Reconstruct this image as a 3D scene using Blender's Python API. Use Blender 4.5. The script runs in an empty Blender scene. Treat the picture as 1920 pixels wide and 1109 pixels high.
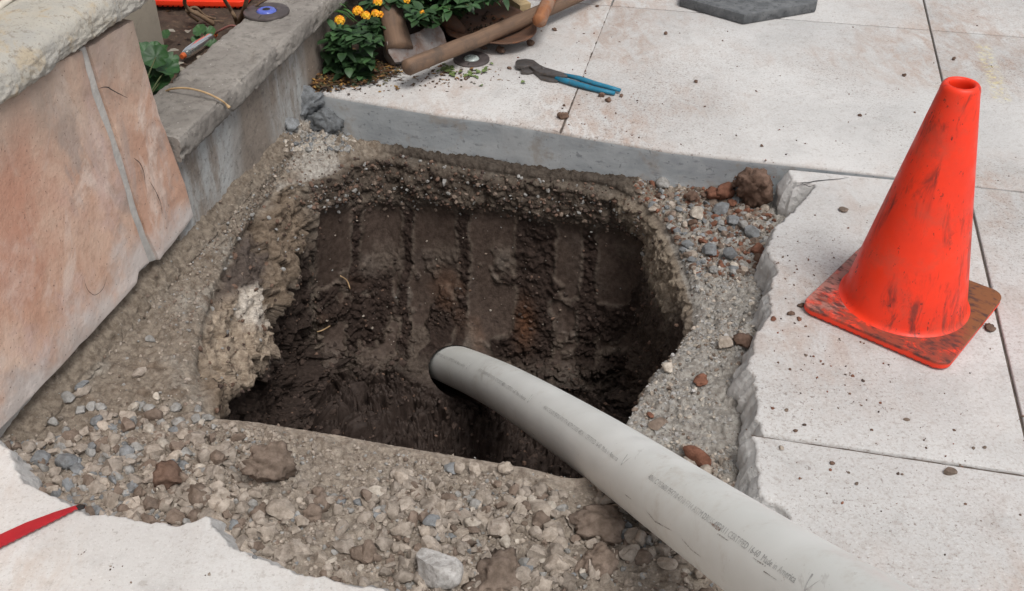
import bpy, bmesh, math, random
import numpy as np
from mathutils import Vector, Matrix

R = math.radians
SC = bpy.context.scene
COL = SC.collection
rnd = random.Random(7)
rng = np.random.default_rng(7)

# ------------------------------------------------------------------ camera
CAM_H, PITCH, FPX, IW, IH = 1.2, R(36.2), 1988.0, 1920, 1109
cam_data = bpy.data.cameras.new('camera')
cam_data.sensor_width = 36.0
cam_data.lens = 36.0 * FPX / IW
cam_data.clip_start = 0.02
cam_data.clip_end = 500
cam = bpy.data.objects.new('camera', cam_data)
cam.location = (0, 0, CAM_H)
cam.rotation_euler = (math.pi / 2 - PITCH, 0, 0)
COL.objects.link(cam)
SC.camera = cam

# ------------------------------------------------------------------ light
SUN_EL, SUN_AZ = R(62), R(148)          # overcast: broad weak sun behind a white sky
world = bpy.data.worlds.new('World')
SC.world = world
world.use_nodes = True
wn = world.node_tree.nodes
wl = world.node_tree.links
bg = wn['Background']
sky = wn.new('ShaderNodeTexSky')
sky.sky_type = 'NISHITA'
sky.sun_disc = False
sky.sun_elevation = SUN_EL
sky.sun_rotation = SUN_AZ
sky.air_density = 1.0
sky.dust_density = 4.0
hsv = wn.new('ShaderNodeHueSaturation')   # cloud cover: the same sky, most of its blue gone
hsv.inputs['Saturation'].default_value = 0.28
wl.new(sky.outputs[0], hsv.inputs['Color'])
wl.new(hsv.outputs[0], bg.inputs['Color'])
bg.inputs['Strength'].default_value = 0.12
sun_data = bpy.data.lights.new('sun', 'SUN')
sun_data.energy = 1.6
sun_data.angle = R(20)
sun_data.color = (1.0, 0.965, 0.92)
sun = bpy.data.objects.new('sun', sun_data)
sd = Vector((math.sin(SUN_AZ) * math.cos(SUN_EL), math.cos(SUN_AZ) * math.cos(SUN_EL), math.sin(SUN_EL)))
sun.rotation_euler = sd.to_track_quat('Z', 'Y').to_euler()
sun.location = sd * 10
COL.objects.link(sun)
SC.view_settings.view_transform = 'Standard'
SC.view_settings.look = 'None'
SC.view_settings.gamma = 1
SC.view_settings.exposure = 0.15

# ------------------------------------------------------------------ survey: photo point -> place on a known plane
_c, _s = math.cos(PITCH), math.sin(PITCH)
def ray(x, y):
    dx, dy = (x - IW / 2) / FPX, -(y - IH / 2) / FPX
    return np.array([dx, _c + dy * _s, -_s + dy * _c])
def P(x, y, z=0.0):
    r = ray(x, y); t = (z - CAM_H) / r[2]
    return np.array([r[0] * t, r[1] * t, z])
def PY(x, y, Y):
    r = ray(x, y); t = Y / r[1]
    return np.array([r[0] * t, Y, CAM_H + r[2] * t])
def proj(V):
    x, y, z = V[:, 0], V[:, 1], V[:, 2] - CAM_H
    d = y * _c - z * _s; u = y * _s + z * _c
    return IW / 2 + FPX * x / d, IH / 2 - FPX * u / d, d
# wall line: a metres along it, n metres out of it towards the pavement
W0 = P(0, 790, 0); _d = P(578, 168, 0) - W0
WD = _d / np.linalg.norm(_d); WN = np.array([WD[1], -WD[0], 0.0])
def Wp(a, n, z): return W0 + WD * a + WN * n + np.array([0, 0, z])
def PW(x, y, off=0.0):
    r = ray(x, y); o = np.array([0, 0, CAM_H]); p = W0 + WN * off
    t = ((p - o) @ WN) / (r @ WN); q = o + r * t
    return float((q - W0) @ WD), float(q[2])

# ------------------------------------------------------------------ noise in numpy
def _hash(ix, iy, iz, seed):
    with np.errstate(over='ignore'):
        h = (ix.astype(np.uint32) * np.uint32(374761393) + iy.astype(np.uint32) * np.uint32(668265263)
             + iz.astype(np.uint32) * np.uint32(2246822519) + np.uint32((seed * 3266489917) & 0xffffffff))
        h ^= h >> np.uint32(15); h *= np.uint32(2246822519)
        h ^= h >> np.uint32(13); h *= np.uint32(3266489917)
        h ^= h >> np.uint32(16)
    return h
def perlin(p, seed=0):
    p = np.asarray(p, float); i = np.floor(p).astype(np.int64); f = p - i
    u = f * f * f * (f * (f * 6 - 15) + 10)
    out = np.zeros(len(p))
    for dx in (0, 1):
        for dy in (0, 1):
            for dz in (0, 1):
                h = _hash(i[:, 0] + dx, i[:, 1] + dy, i[:, 2] + dz, seed)
                g0 = (h & np.uint32(1023)) / 511.5 - 1; g1 = ((h >> np.uint32(10)) & np.uint32(1023)) / 511.5 - 1
                g2 = ((h >> np.uint32(20)) & np.uint32(1023)) / 511.5 - 1
                v = g0 * (f[:, 0] - dx) + g1 * (f[:, 1] - dy) + g2 * (f[:, 2] - dz)
                w = (u[:, 0] if dx else 1 - u[:, 0]) * (u[:, 1] if dy else 1 - u[:, 1]) * (u[:, 2] if dz else 1 - u[:, 2])
                out += w * v
    return out * 1.25
def fbm(p, scale, octaves=4, seed=0, gain=0.5):
    p = np.asarray(p, float) * scale; a, s, t = 1.0, np.zeros(len(p)), 0.0
    for k in range(octaves):
        s += a * perlin(p, seed + k * 17); t += a; a *= gain; p = p * 2.03 + 11.3
    return s / t
def worley(p, scale, seed=0):
    p = np.asarray(p, float) * scale; i = np.floor(p).astype(np.int64); f = p - i
    best = np.full(len(p), 9.0); bid = np.zeros(len(p))
    for dx in (-1, 0, 1):
        for dy in (-1, 0, 1):
            for dz in (-1, 0, 1):
                h = _hash(i[:, 0] + dx, i[:, 1] + dy, i[:, 2] + dz, seed)
                ox = (h & np.uint32(1023)) / 1023.0; oy = ((h >> np.uint32(10)) & np.uint32(1023)) / 1023.0
                oz = ((h >> np.uint32(20)) & np.uint32(1023)) / 1023.0
                d = (f[:, 0] - dx - ox) ** 2 + (f[:, 1] - dy - oy) ** 2 + (f[:, 2] - dz - oz) ** 2
                m = d < best
                best = np.where(m, d, best); bid = np.where(m, (h & np.uint32(65535)) / 65535.0, bid)
    return np.sqrt(best), bid
def lumps(p, scale, seed=0):
    f, i = worley(p, scale, seed)
    return np.sqrt(np.clip(1 - (f / 0.85) ** 2, 0, 1)) * (0.35 + 0.65 * i)
def sstep(x, a, b):
    t = np.clip((x - a) / (b - a), 0, 1)
    return t * t * (3 - 2 * t)

# ------------------------------------------------------------------ object helpers
def tag(o, label=None, cat=None, group=None, kind=None):
    if label: o['label'] = label
    if cat: o['category'] = cat
    if group: o['group'] = group
    if kind: o['kind'] = kind
    return o
def empty(name, loc, label, cat, group=None):
    o = bpy.data.objects.new(name, None)
    o.empty_display_size = 0.05
    o.location = Vector(loc); COL.objects.link(o)
    return tag(o, label, cat, group)
def link_mesh(name, me, mats, parent=None, loc=None, smooth=False, angle=None):
    for m in (mats if isinstance(mats, (list, tuple)) else [mats]): me.materials.append(m)
    o = bpy.data.objects.new(name, me)
    COL.objects.link(o)
    off = Vector((0, 0, 0))
    if parent is not None:
        o.parent = parent
        q = parent
        while q is not None: off += q.location; q = q.parent
    if loc is not None and parent is None:
        off = Vector(loc); o.location = off
    if off.length > 0: me.transform(Matrix.Translation(-off))
    if smooth:
        me.shade_smooth()
    if angle is not None:
        me.shade_smooth(); me.set_sharp_from_angle(angle=R(angle))
    return o
def mk(name, V, F, mats, parent=None, loc=None, smooth=False, angle=None, midx=None, col=None):
    """One mesh object from world-space vertices and faces."""
    me = bpy.data.meshes.new(name)
    me.from_pydata([tuple(map(float, v)) for v in V], [], [tuple(map(int, f)) for f in F])
    if midx is not None: me.polygons.foreach_set('material_index', np.asarray(midx, np.int32))
    if col is not None: setcol(me, col)
    me.update()
    return link_mesh(name, me, mats, parent, loc, smooth, angle)
def setcol(me, col):
    a = me.color_attributes.new('Col', 'FLOAT_COLOR', 'POINT')
    c = np.ones((len(col), 4), np.float32); c[:, :3] = col
    a.data.foreach_set('color', c.ravel())
def mk_np(name, V, F, mats, parent=None, loc=None, smooth=False, col=None, angle=None):
    """Fast path: V (n,3), F (m,k) with one k."""
    me = bpy.data.meshes.new(name)
    V = np.asarray(V, np.float32); F = np.asarray(F, np.int32); k = F.shape[1]
    me.vertices.add(len(V)); me.vertices.foreach_set('co', V.ravel())
    me.loops.add(F.size); me.loops.foreach_set('vertex_index', F.ravel())
    me.polygons.add(len(F)); me.polygons.foreach_set('loop_start', np.arange(0, F.size, k, dtype=np.int32))
    if col is not None: setcol(me, col)
    me.update(calc_edges=True); me.validate()
    return link_mesh(name, me, mats, parent, loc, smooth, angle)
class MB:
    """Collects shapes for one mesh."""
    def __init__(s): s.V, s.F, s.C = [], [], []
    def add(s, V, F, c=None):
        b = len(s.V); s.V += [tuple(v) for v in V]; s.F += [tuple(i + b for i in f) for f in F]
        s.C += [c if c is not None else (1, 1, 1)] * len(V)
    def tube(s, pts, rad, n=12, caps=True, c=None, squash=None):
        pts = [np.asarray(p, float) for p in pts]; m = len(pts)
        rad = [rad] * m if np.isscalar(rad) else list(rad)
        V, F = [], []; up = np.array([0.0, 0, 1]); prev = None
        for i, p in enumerate(pts):
            t = pts[min(i + 1, m - 1)] - pts[max(i - 1, 0)]; t = t / (np.linalg.norm(t) + 1e-12)
            a = np.cross(t, up) if prev is None else prev - t * (prev @ t)
            if np.linalg.norm(a) < 1e-6: a = np.cross(t, np.array([1.0, 0, 0]))
            a /= np.linalg.norm(a); b = np.cross(a, t); prev = a
            for k in range(n):
                th = 2 * math.pi * k / n
                V.append(p + rad[i] * (a * math.cos(th) + b * math.sin(th) * (squash or 1)))
        for i in range(m - 1):
            for k in range(n):
                F.append((i * n + k, i * n + (k + 1) % n, (i + 1) * n + (k + 1) % n, (i + 1) * n + k))
        if caps: F.append(tuple(range(n))[::-1]); F.append(tuple((m - 1) * n + k for k in range(n)))
        s.add(V, F, c)
    def build(s, name, mats, parent=None, loc=None, smooth=False, angle=None, col=False):
        return mk(name, s.V, s.F, mats, parent, loc, smooth, angle, None, np.array(s.C) if col else None)
def lathe(prof, n=48):
    V, F = [], []
    for r, z in prof:
        for k in range(n):
            t = 2 * math.pi * k / n; V.append((r * math.cos(t), r * math.sin(t), z))
    for i in range(len(prof) - 1):
        for k in range(n):
            F.append((i * n + k, i * n + (k + 1) % n, (i + 1) * n + (k + 1) % n, (i + 1) * n + k))
    return np.array(V), F
def prism(name, outline, z0, z1, mats, parent=None, loc=None, bev=0.002, seg=2, angle=40, fn=None):
    """Outline (xy list, counter clockwise) extruded from z0 to z1, edges bevelled."""
    bm = bmesh.new()
    b = [bm.verts.new((p[0], p[1], z0)) for p in outline]; t = [bm.verts.new((p[0], p[1], z1)) for p in outline]
    n = len(b)
    bm.faces.new(b[::-1]); bm.faces.new(t)
    for i in range(n): bm.faces.new((b[i], b[(i + 1) % n], t[(i + 1) % n], t[i]))
    bmesh.ops.recalc_face_normals(bm, faces=bm.faces)
    if bev:
        bmesh.ops.bevel(bm, geom=list(bm.edges), offset=bev, segments=seg, profile=0.6, affect='EDGES', clamp_overlap=True)
    if fn:
        for v in bm.verts: v.co = Vector(fn(np.array(v.co)))
    me = bpy.data.meshes.new(name); bm.to_mesh(me); bm.free()
    return link_mesh(name, me, mats, parent, loc, angle=angle)
def catmull(pts, per=8, closed=False):
    pts = [np.asarray(p, float) for p in pts]; n = len(pts); out = []
    for i in range(n if closed else n - 1):
        g = (lambda k: pts[k % n]) if closed else (lambda k: pts[min(max(k, 0), n - 1)])
        p0, p1, p2, p3 = g(i - 1), g(i), g(i + 1), g(i + 2)
        for k in range(per):
            t = k / per
            out.append(0.5 * (2 * p1 + (p2 - p0) * t + (2 * p0 - 5 * p1 + 4 * p2 - p3) * t * t + (3 * p1 - p0 - 3 * p2 + p3) * t ** 3))
    if not closed: out.append(pts[-1])
    return out

# ------------------------------------------------------------------ materials
class NT:
    def __init__(s, name, rough=0.8, spec=0.3, metal=0.0):
        s.m = bpy.data.materials.new(name); s.m.use_nodes = True
        s.n = s.m.node_tree.nodes; s.l = s.m.node_tree.links
        s.b = s.n['Principled BSDF']
        s.b.inputs['Roughness'].default_value = rough; s.b.inputs['Metallic'].default_value = metal
        s.b.inputs['Specular IOR Level'].default_value = spec
        tc = s.n.new('ShaderNodeTexCoord'); s.co = tc.outputs['Object']
    def put(s, sock, v):
        if isinstance(v, bpy.types.NodeSocket): s.l.new(v, sock)
        else: sock.default_value = (*v, 1) if isinstance(v, (tuple, list)) and len(v) == 3 and sock.type == 'RGBA' else v
    def noise(s, scale, detail=4, rough=0.55, vec=None, dist=0.0):
        n = s.n.new('ShaderNodeTexNoise'); s.put(n.inputs['Vector'], vec or s.co)
        n.inputs['Scale'].default_value = scale; n.inputs['Detail'].default_value = detail
        n.inputs['Roughness'].default_value = rough; n.inputs['Distortion'].default_value = dist
        return n.outputs['Fac']
    def vor(s, scale, vec=None, feat='F1', out='Distance'):
        n = s.n.new('ShaderNodeTexVoronoi'); n.feature = feat; s.put(n.inputs['Vector'], vec or s.co)
        n.inputs['Scale'].default_value = scale
        return n.outputs[out]
    def mapv(s, scale=(1, 1, 1), rot=(0, 0, 0), loc=(0, 0, 0)):
        n = s.n.new('ShaderNodeMapping'); s.l.new(s.co, n.inputs['Vector'])
        n.inputs['Scale'].default_value = scale; n.inputs['Rotation'].default_value = rot; n.inputs['Location'].default_value = loc
        return n.outputs[0]
    def ramp(s, v, lo, hi, a=0.0, b=1.0):
        n = s.n.new('ShaderNodeMapRange'); n.clamp = True; n.interpolation_type = 'SMOOTHSTEP'
        s.put(n.inputs['Value'], v)
        for k, x in (('From Min', lo), ('From Max', hi), ('To Min', a), ('To Max', b)): n.inputs[k].default_value = x
        return n.outputs[0]
    def mix(s, f, a, b, mode='MIX'):
        n = s.n.new('ShaderNodeMix'); n.data_type = 'RGBA'; n.blend_type = mode
        s.put(n.inputs[0], f); s.put(n.inputs[6], a); s.put(n.inputs[7], b)
        return n.outputs[2]
    def math(s, op, a, b=0.0):
        n = s.n.new('ShaderNodeMath'); n.operation = op; s.put(n.inputs[0], a); s.put(n.inputs[1], b)
        return n.outputs[0]
    def attr(s, name='Col'):
        n = s.n.new('ShaderNodeVertexColor'); n.layer_name = name
        return n.outputs[0]
    def bump(s, h, strength=0.3, dist=0.005):
        n = s.n.new('ShaderNodeBump'); n.inputs['Strength'].default_value = strength; n.inputs['Distance'].default_value = dist
        s.put(n.inputs['Height'], h)
        if s.b.inputs['Normal'].is_linked: s.l.new(s.b.inputs['Normal'].links[0].from_socket, n.inputs['Normal'])
        s.l.new(n.outputs[0], s.b.inputs['Normal'])
    def color(s, c): s.put(s.b.inputs['Base Color'], c)
    def rough(s, r): s.put(s.b.inputs['Roughness'], r)

def m_concrete(name, base, dark, stain, paint=None, speck=1.0):
    t = NT(name, 0.88, 0.25)
    c = t.mix(t.ramp(t.noise(2.3, 5, 0.6), 0.3, 0.72), base, dark)
    c = t.mix(t.ramp(t.noise(9, 5, 0.65, dist=0.6), 0.5, 0.75, 0, 0.55), c, tuple(x * 0.82 for x in dark))
    c = t.mix(t.math('MULTIPLY', t.ramp(t.noise(1.7, 4, 0.6, t.mapv(loc=(3, 1, 0))), 0.42, 0.66), t.ramp(t.noise(26, 6, 0.75, t.mapv((1, .45, 1), (0, 0, 0.3)), 0.5), 0.36, 0.66, 0, 0.80)), c, stain)
    c = t.mix(t.ramp(t.noise(55, 3, 0.7), 0.56, 0.70, 0, 0.30), c, tuple(x * 0.55 for x in stain))
    c = t.mix(t.ramp(t.noise(210, 3, 0.7), 0.55, 0.70, 0, 0.35), c, (0.78, 0.77, 0.755))
    gz = t.ramp(t.noise(1.3, 4, 0.6, t.mapv(loc=(2, 9, 1))), 0.30, 0.66, 0.25, 1.0)
    c = t.mix(t.math('MULTIPLY', t.math('MULTIPLY', t.ramp(t.noise(170, 4, 0.75), 0.50, 0.64), gz), 0.48 * speck), c, (0.29, 0.235, 0.20))
    c = t.mix(t.math('MULTIPLY', t.math('MULTIPLY', t.ramp(t.noise(48, 6, 0.75), 0.50, 0.68), gz), 0.45 * speck), c, (0.34, 0.29, 0.26))
    zone = t.ramp(t.noise(1.6, 4, 0.65, t.mapv(loc=(7, 4, 0))), 0.36, 0.68, 0.04, 0.20)
    d = t.ramp(t.math('ADD', t.noise(85, 3, 0.7), t.math('MULTIPLY', zone, 0.55)), 0.70, 0.745)
    c = t.mix(t.math('MULTIPLY', d, 0.42 * speck), c, (0.10, 0.07, 0.055))
    d2 = t.ramp(t.math('ADD', t.noise(190, 3, 0.75, t.mapv(loc=(1, 2, 3))), t.math('MULTIPLY', zone, 0.6)), 0.67, 0.72)
    c = t.mix(t.math('MULTIPLY', d2, 0.5 * speck), c, (0.16, 0.11, 0.085))
    if paint:
        (ax, ay), (bx, by) = paint
        sp = t.n.new('ShaderNodeSeparateXYZ'); t.l.new(t.co, sp.inputs[0])
        L = math.hypot(bx - ax, by - ay); ux, uy = (bx - ax) / L, (by - ay) / L
        x = t.math('SUBTRACT', sp.outputs[0], ax); y = t.math('SUBTRACT', sp.outputs[1], ay)
        u = t.math('ADD', t.math('MULTIPLY', x, ux), t.math('MULTIPLY', y, uy))
        v = t.math('ABSOLUTE', t.math('SUBTRACT', t.math('MULTIPLY', y, ux), t.math('MULTIPLY', x, uy)))
        msk = t.math('MULTIPLY', t.ramp(v, 0.008, 0.03, 1, 0), t.math('MULTIPLY', t.ramp(u, -0.02, 0.02), t.ramp(u, L - 0.02, L + 0.02, 1, 0)))
        msk = t.math('MULTIPLY', msk, t.ramp(t.noise(60, 4, 0.7), 0.45, 0.68, 0, 0.55))
        c = t.mix(msk, c, (0.78, 0.70, 0.28))
    t.color(c)
    t.bump(t.noise(320, 4, 0.7), 0.35, 0.002)
    t.bump(t.noise(35, 4, 0.6), 0.25, 0.004)
    return t.m
M = {}
YA, YB = P(1842, 85)[:2], P(1880, 190)[:2]
M['concrete'] = m_concrete('concrete_top', (0.60, 0.592, 0.578), (0.465, 0.458, 0.448), (0.40, 0.30, 0.245))
M['concrete_marked'] = m_concrete('concrete_top_marked', (0.60, 0.592, 0.578), (0.465, 0.458, 0.448), (0.40, 0.30, 0.245), (tuple(YA), tuple(YB)))
M['concrete_clean'] = m_concrete('concrete_top_cut', (0.66, 0.655, 0.64), (0.55, 0.54, 0.525), (0.50, 0.42, 0.36), None, 0.5)
def m_broken():
    t = NT('broken_concrete', 0.92, 0.2)
    c = t.mix(t.ramp(t.noise(14, 5, 0.65), 0.35, 0.7), (0.61, 0.60, 0.585), (0.48, 0.475, 0.465))
    c = t.mix(t.ramp(t.vor(70), 0.0, 0.30, 0.4, 0), c, (0.26, 0.265, 0.275))
    c = t.mix(t.ramp(t.vor(120, t.mapv(loc=(2, 1, 0))), 0.0, 0.28, 0.6, 0), c, (0.62, 0.60, 0.57))
    c = t.mix(t.ramp(t.noise(5, 3), 0.5, 0.7, 0, 0.5), c, (0.36, 0.31, 0.26))
    t.color(c); t.bump(t.noise(80, 6, 0.75), 0.8, 0.007); t.bump(t.vor(70), 0.4, 0.005)
    return t.m
M['broken'] = m_broken()
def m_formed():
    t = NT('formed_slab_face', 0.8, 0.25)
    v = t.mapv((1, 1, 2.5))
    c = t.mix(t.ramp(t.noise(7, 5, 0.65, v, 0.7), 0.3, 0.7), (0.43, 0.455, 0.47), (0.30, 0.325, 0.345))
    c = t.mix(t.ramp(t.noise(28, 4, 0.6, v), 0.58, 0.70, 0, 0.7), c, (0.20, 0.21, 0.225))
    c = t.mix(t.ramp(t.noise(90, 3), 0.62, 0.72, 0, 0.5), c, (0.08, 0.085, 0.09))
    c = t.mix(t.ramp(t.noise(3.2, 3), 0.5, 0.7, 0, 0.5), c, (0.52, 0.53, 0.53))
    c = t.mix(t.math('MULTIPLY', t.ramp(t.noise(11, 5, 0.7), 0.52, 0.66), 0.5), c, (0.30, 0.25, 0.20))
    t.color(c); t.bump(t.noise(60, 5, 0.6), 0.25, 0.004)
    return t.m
M['formed'] = m_formed()
def m_soil():
    t = NT('dug_soil', 0.9, 0.25)
    a = t.attr()
    c = t.mix(t.ramp(t.noise(70, 5, 0.7), 0.3, 0.72), t.mix(1.0, a, (0.62, 0.58, 0.55), 'MULTIPLY'), t.mix(1.0, a, (1.3, 1.3, 1.28), 'MULTIPLY'))
    c = t.mix(t.ramp(t.noise(240, 3, 0.7), 0.60, 0.72, 0, 0.4), c, t.mix(1.0, a, (2.0, 2.0, 2.0), 'MULTIPLY'))
    t.color(c)
    at = t.n.new('ShaderNodeAttribute'); at.attribute_name = 'Wet'
    t.rough(t.ramp(at.outputs['Fac'], 0, 1, 0.93, 0.5))
    rb = t.ramp(at.outputs['Fac'], 0, 1, 1.0, 0.25)
    t.bump(t.math('MULTIPLY', t.noise(260, 5, 0.75), rb), 0.8, 0.004)
    t.bump(t.math('MULTIPLY', t.noise(95, 4, 0.7), rb), 0.6, 0.008)
    return t.m
M['soil'] = m_soil()
def m_rock():
    t = NT('stone', 0.88, 0.25)
    a = t.attr()
    c = t.mix(t.ramp(t.noise(60, 5, 0.7), 0.3, 0.7), t.mix(1.0, a, (0.65, 0.63, 0.6), 'MULTIPLY'), t.mix(1.0, a, (1.25, 1.25, 1.25), 'MULTIPLY'))
    c = t.mix(t.ramp(t.noise(210, 3, 0.7), 0.58, 0.7, 0, 0.5), c, t.mix(1.0, a, (0.4, 0.38, 0.36), 'MULTIPLY'))
    t.color(c); t.bump(t.noise(150, 5, 0.7), 0.55, 0.004)
    return t.m
M['rock'] = m_rock()
def m_cone():
    t = NT('cone_orange', 0.42, 0.4)
    base = t.mix(t.ramp(t.noise(9, 4, 0.6), 0.35, 0.7), (0.93, 0.045, 0.012), (0.80, 0.040, 0.014))
    v = t.mapv((26, 26, 5))
    scuff = t.math('MULTIPLY', t.ramp(t.noise(1.0, 5, 0.72, v, 0.5), 0.51, 0.68), t.ramp(t.noise(8, 3), 0.38, 0.58))
    c = t.mix(t.math('MULTIPLY', scuff, 0.85), base, (0.10, 0.025, 0.02))
    nick = t.math('MULTIPLY', t.ramp(t.noise(110, 4, 0.7, t.mapv((1, 1, 0.5))), 0.61, 0.69), t.ramp(t.noise(12, 3), 0.42, 0.56))
    c = t.mix(t.math('MULTIPLY', nick, 0.9), c, (0.05, 0.02, 0.018))
    c = t.mix(t.ramp(t.noise(14, 5, 0.7), 0.48, 0.72, 0, 0.45), c, (0.52, 0.085, 0.05))
    t.color(c); t.rough(t.ramp(t.noise(30, 4), 0.3, 0.7, 0.35, 0.6)); t.bump(t.noise(90, 3), 0.08, 0.002)
    return t.m
M['cone'] = m_cone()
def m_cone_base():
    t = NT('cone_base_dirty', 0.55, 0.35)
    base = t.mix(t.ramp(t.noise(12, 4), 0.35, 0.7), (0.90, 0.05, 0.016), (0.72, 0.05, 0.02))
    sp = t.n.new('ShaderNodeSeparateXYZ'); t.l.new(t.co, sp.inputs[0])
    nz = t.noise(24, 6, 0.7, dist=0.8)
    top = t.ramp(sp.outputs[2], 0.0105, 0.016)
    d = t.math('MULTIPLY', t.ramp(nz, 0.34, 0.54), top)
    c = t.mix(t.math('MULTIPLY', d, 0.85), base, (0.17, 0.055, 0.035))
    nz2 = t.math('ADD', t.noise(16, 6, 0.7), t.math('MULTIPLY', sp.outputs[0], -1.6))
    c = t.mix(t.math('MULTIPLY', t.ramp(nz2, 0.58, 0.72, 0, 0.6), top), c, (0.42, 0.24, 0.2))
    mud = t.math('ADD', t.math('ADD', t.math('MULTIPLY', sp.outputs[0], 5.0), t.math('MULTIPLY', sp.outputs[1], 3.0)), t.math('MULTIPLY', t.noise(20, 5, 0.7), 0.5))
    c = t.mix(t.math('MULTIPLY', t.ramp(mud, 0.70, 0.95), top), c, (0.22, 0.085, 0.032))
    blk = t.math('MULTIPLY', t.ramp(t.noise(30, 5, 0.7, t.mapv((1, 2.2, 1), (0, 0, 0.5))), 0.47, 0.62), top)
    c = t.mix(t.math('MULTIPLY', blk, 0.85), c, (0.06, 0.03, 0.028))
    t.color(c); t.bump(t.noise(120, 3), 0.12, 0.002)
    return t.m
M['cone_base'] = m_cone_base()
def m_pipe():
    t = NT('grey_plastic_pipe', 0.42, 0.4)
    c = t.mix(t.ramp(t.noise(4, 4, 0.55), 0.3, 0.7), (0.78, 0.79, 0.765), (0.68, 0.69, 0.66))
    c = t.mix(t.ramp(t.noise(11, 5, 0.65, dist=0.4), 0.55, 0.75, 0, 0.4), c, (0.60, 0.575, 0.52))
    c = t.mix(t.ramp(t.noise(130, 3, 0.7), 0.68, 0.75, 0, 0.5), c, (0.28, 0.25, 0.21))
    c = t.mix(t.math('MULTIPLY', t.ramp(t.noise(6, 5, 0.7, dist=0.8), 0.52, 0.66), t.ramp(t.noise(45, 5, 0.75), 0.42, 0.66, 0, 0.35)), c, (0.46, 0.41, 0.34))
    c = t.mix(t.ramp(t.noise(1.0, 5, 0.75, t.mapv((25, 9, 25))), 0.62, 0.70, 0, 0.35), c, (0.36, 0.345, 0.32))
    t.color(c); t.rough(t.ramp(t.noise(20, 4), 0.3, 0.7, 0.36, 0.6)); t.bump(t.noise(14, 3), 0.05, 0.004)
    return t.m
M['pipe'] = m_pipe()
def simple(name, a, b, scale=20, rough=0.7, spec=0.3, metal=0.0, bump=0.2, bs=90, stretch=None, rot=(0, 0, 0), third=None):
    t = NT(name, rough, spec, metal)
    v = t.mapv(stretch, rot) if stretch else None
    c = t.mix(t.ramp(t.noise(scale, 5, 0.65, v), 0.32, 0.7), a, b)
    if third: c = t.mix(t.ramp(t.noise(scale * 2.3, 5, 0.7, v, 0.5), 0.52, 0.68, 0, 0.8), c, third)
    t.color(c)
    if bump: t.bump(t.noise(bs, 4, 0.65, v), bump, 0.003)
    return t.m
M['ink'] = simple('print_ink', (0.28, 0.28, 0.275), (0.60, 0.60, 0.58), 65, bump=0)
M['scuff'] = simple('scuff_mark', (0.20, 0.185, 0.17), (0.50, 0.48, 0.45), 70, bump=0)
M['scuff_brown'] = simple('scuff_mud', (0.15, 0.075, 0.05), (0.42, 0.36, 0.31), 60, bump=0)
M['rubber'] = simple('grey_rubber', (0.085, 0.09, 0.095), (0.16, 0.165, 0.17), 25, 0.75, bump=0.3, third=(0.05, 0.052, 0.055))
M['steel_rust'] = simple('rusty_steel', (0.23, 0.215, 0.21), (0.15, 0.10, 0.078), 26, 0.6, 0.4, 0.3, 0.3, third=(0.15, 0.055, 0.022))
M['steel_dark'] = simple('dark_tool_steel', (0.15, 0.14, 0.135), (0.10, 0.09, 0.085), 60, 0.45, 0.4, 0.6, 0.2, third=(0.16, 0.11, 0.08))
M['blue_grip'] = simple('blue_grip', (0.015, 0.20, 0.33), (0.02, 0.14, 0.22), 40, 0.5, 0.4, bump=0.15, third=(0.10, 0.10, 0.09))
def m_wood(name, a, b, d, axis='x'):
    t = NT(name, 0.72, 0.3)
    v = t.mapv((4, 60, 60))
    c = t.mix(t.ramp(t.noise(1.0, 6, 0.7, v, 0.6), 0.3, 0.72), a, b)
    c = t.mix(t.ramp(t.noise(14, 5, 0.7), 0.48, 0.7, 0, 0.75), c, d)
    t.color(c); t.bump(t.noise(1.6, 5, 0.7, v), 0.5, 0.003)
    return t.m
M['wood'] = m_wood('weathered_wood', (0.215, 0.135, 0.088), (0.135, 0.088, 0.062), (0.09, 0.068, 0.054))
M['wood_orange'] = m_wood('orange_wood', (0.33, 0.14, 0.06), (0.22, 0.085, 0.04), (0.28, 0.2, 0.15))
M['lumber'] = m_wood('pale_lumber', (0.58, 0.44, 0.25), (0.48, 0.36, 0.2), (0.38, 0.29, 0.17))
M['rusty_shovel'] = simple('rusty_shovel', (0.16, 0.085, 0.055), (0.11, 0.065, 0.045), 14, 0.75, 0.3, 0.2, 0.5, 60, third=(0.22, 0.085, 0.035))
M['red_blade'] = simple('red_paint', (0.42, 0.016, 0.025), (0.33, 0.016, 0.024), 25, 0.4, 0.4, bump=0.05)
M['black'] = simple('black_plastic', (0.02, 0.02, 0.02), (0.035, 0.03, 0.03), 30, 0.5, bump=0.1)
M['lamp_ring'] = simple('weathered_dark_ring', (0.14, 0.118, 0.115), (0.085, 0.072, 0.07), 30, 0.55, 0.4, 0.3, 0.2)
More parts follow.
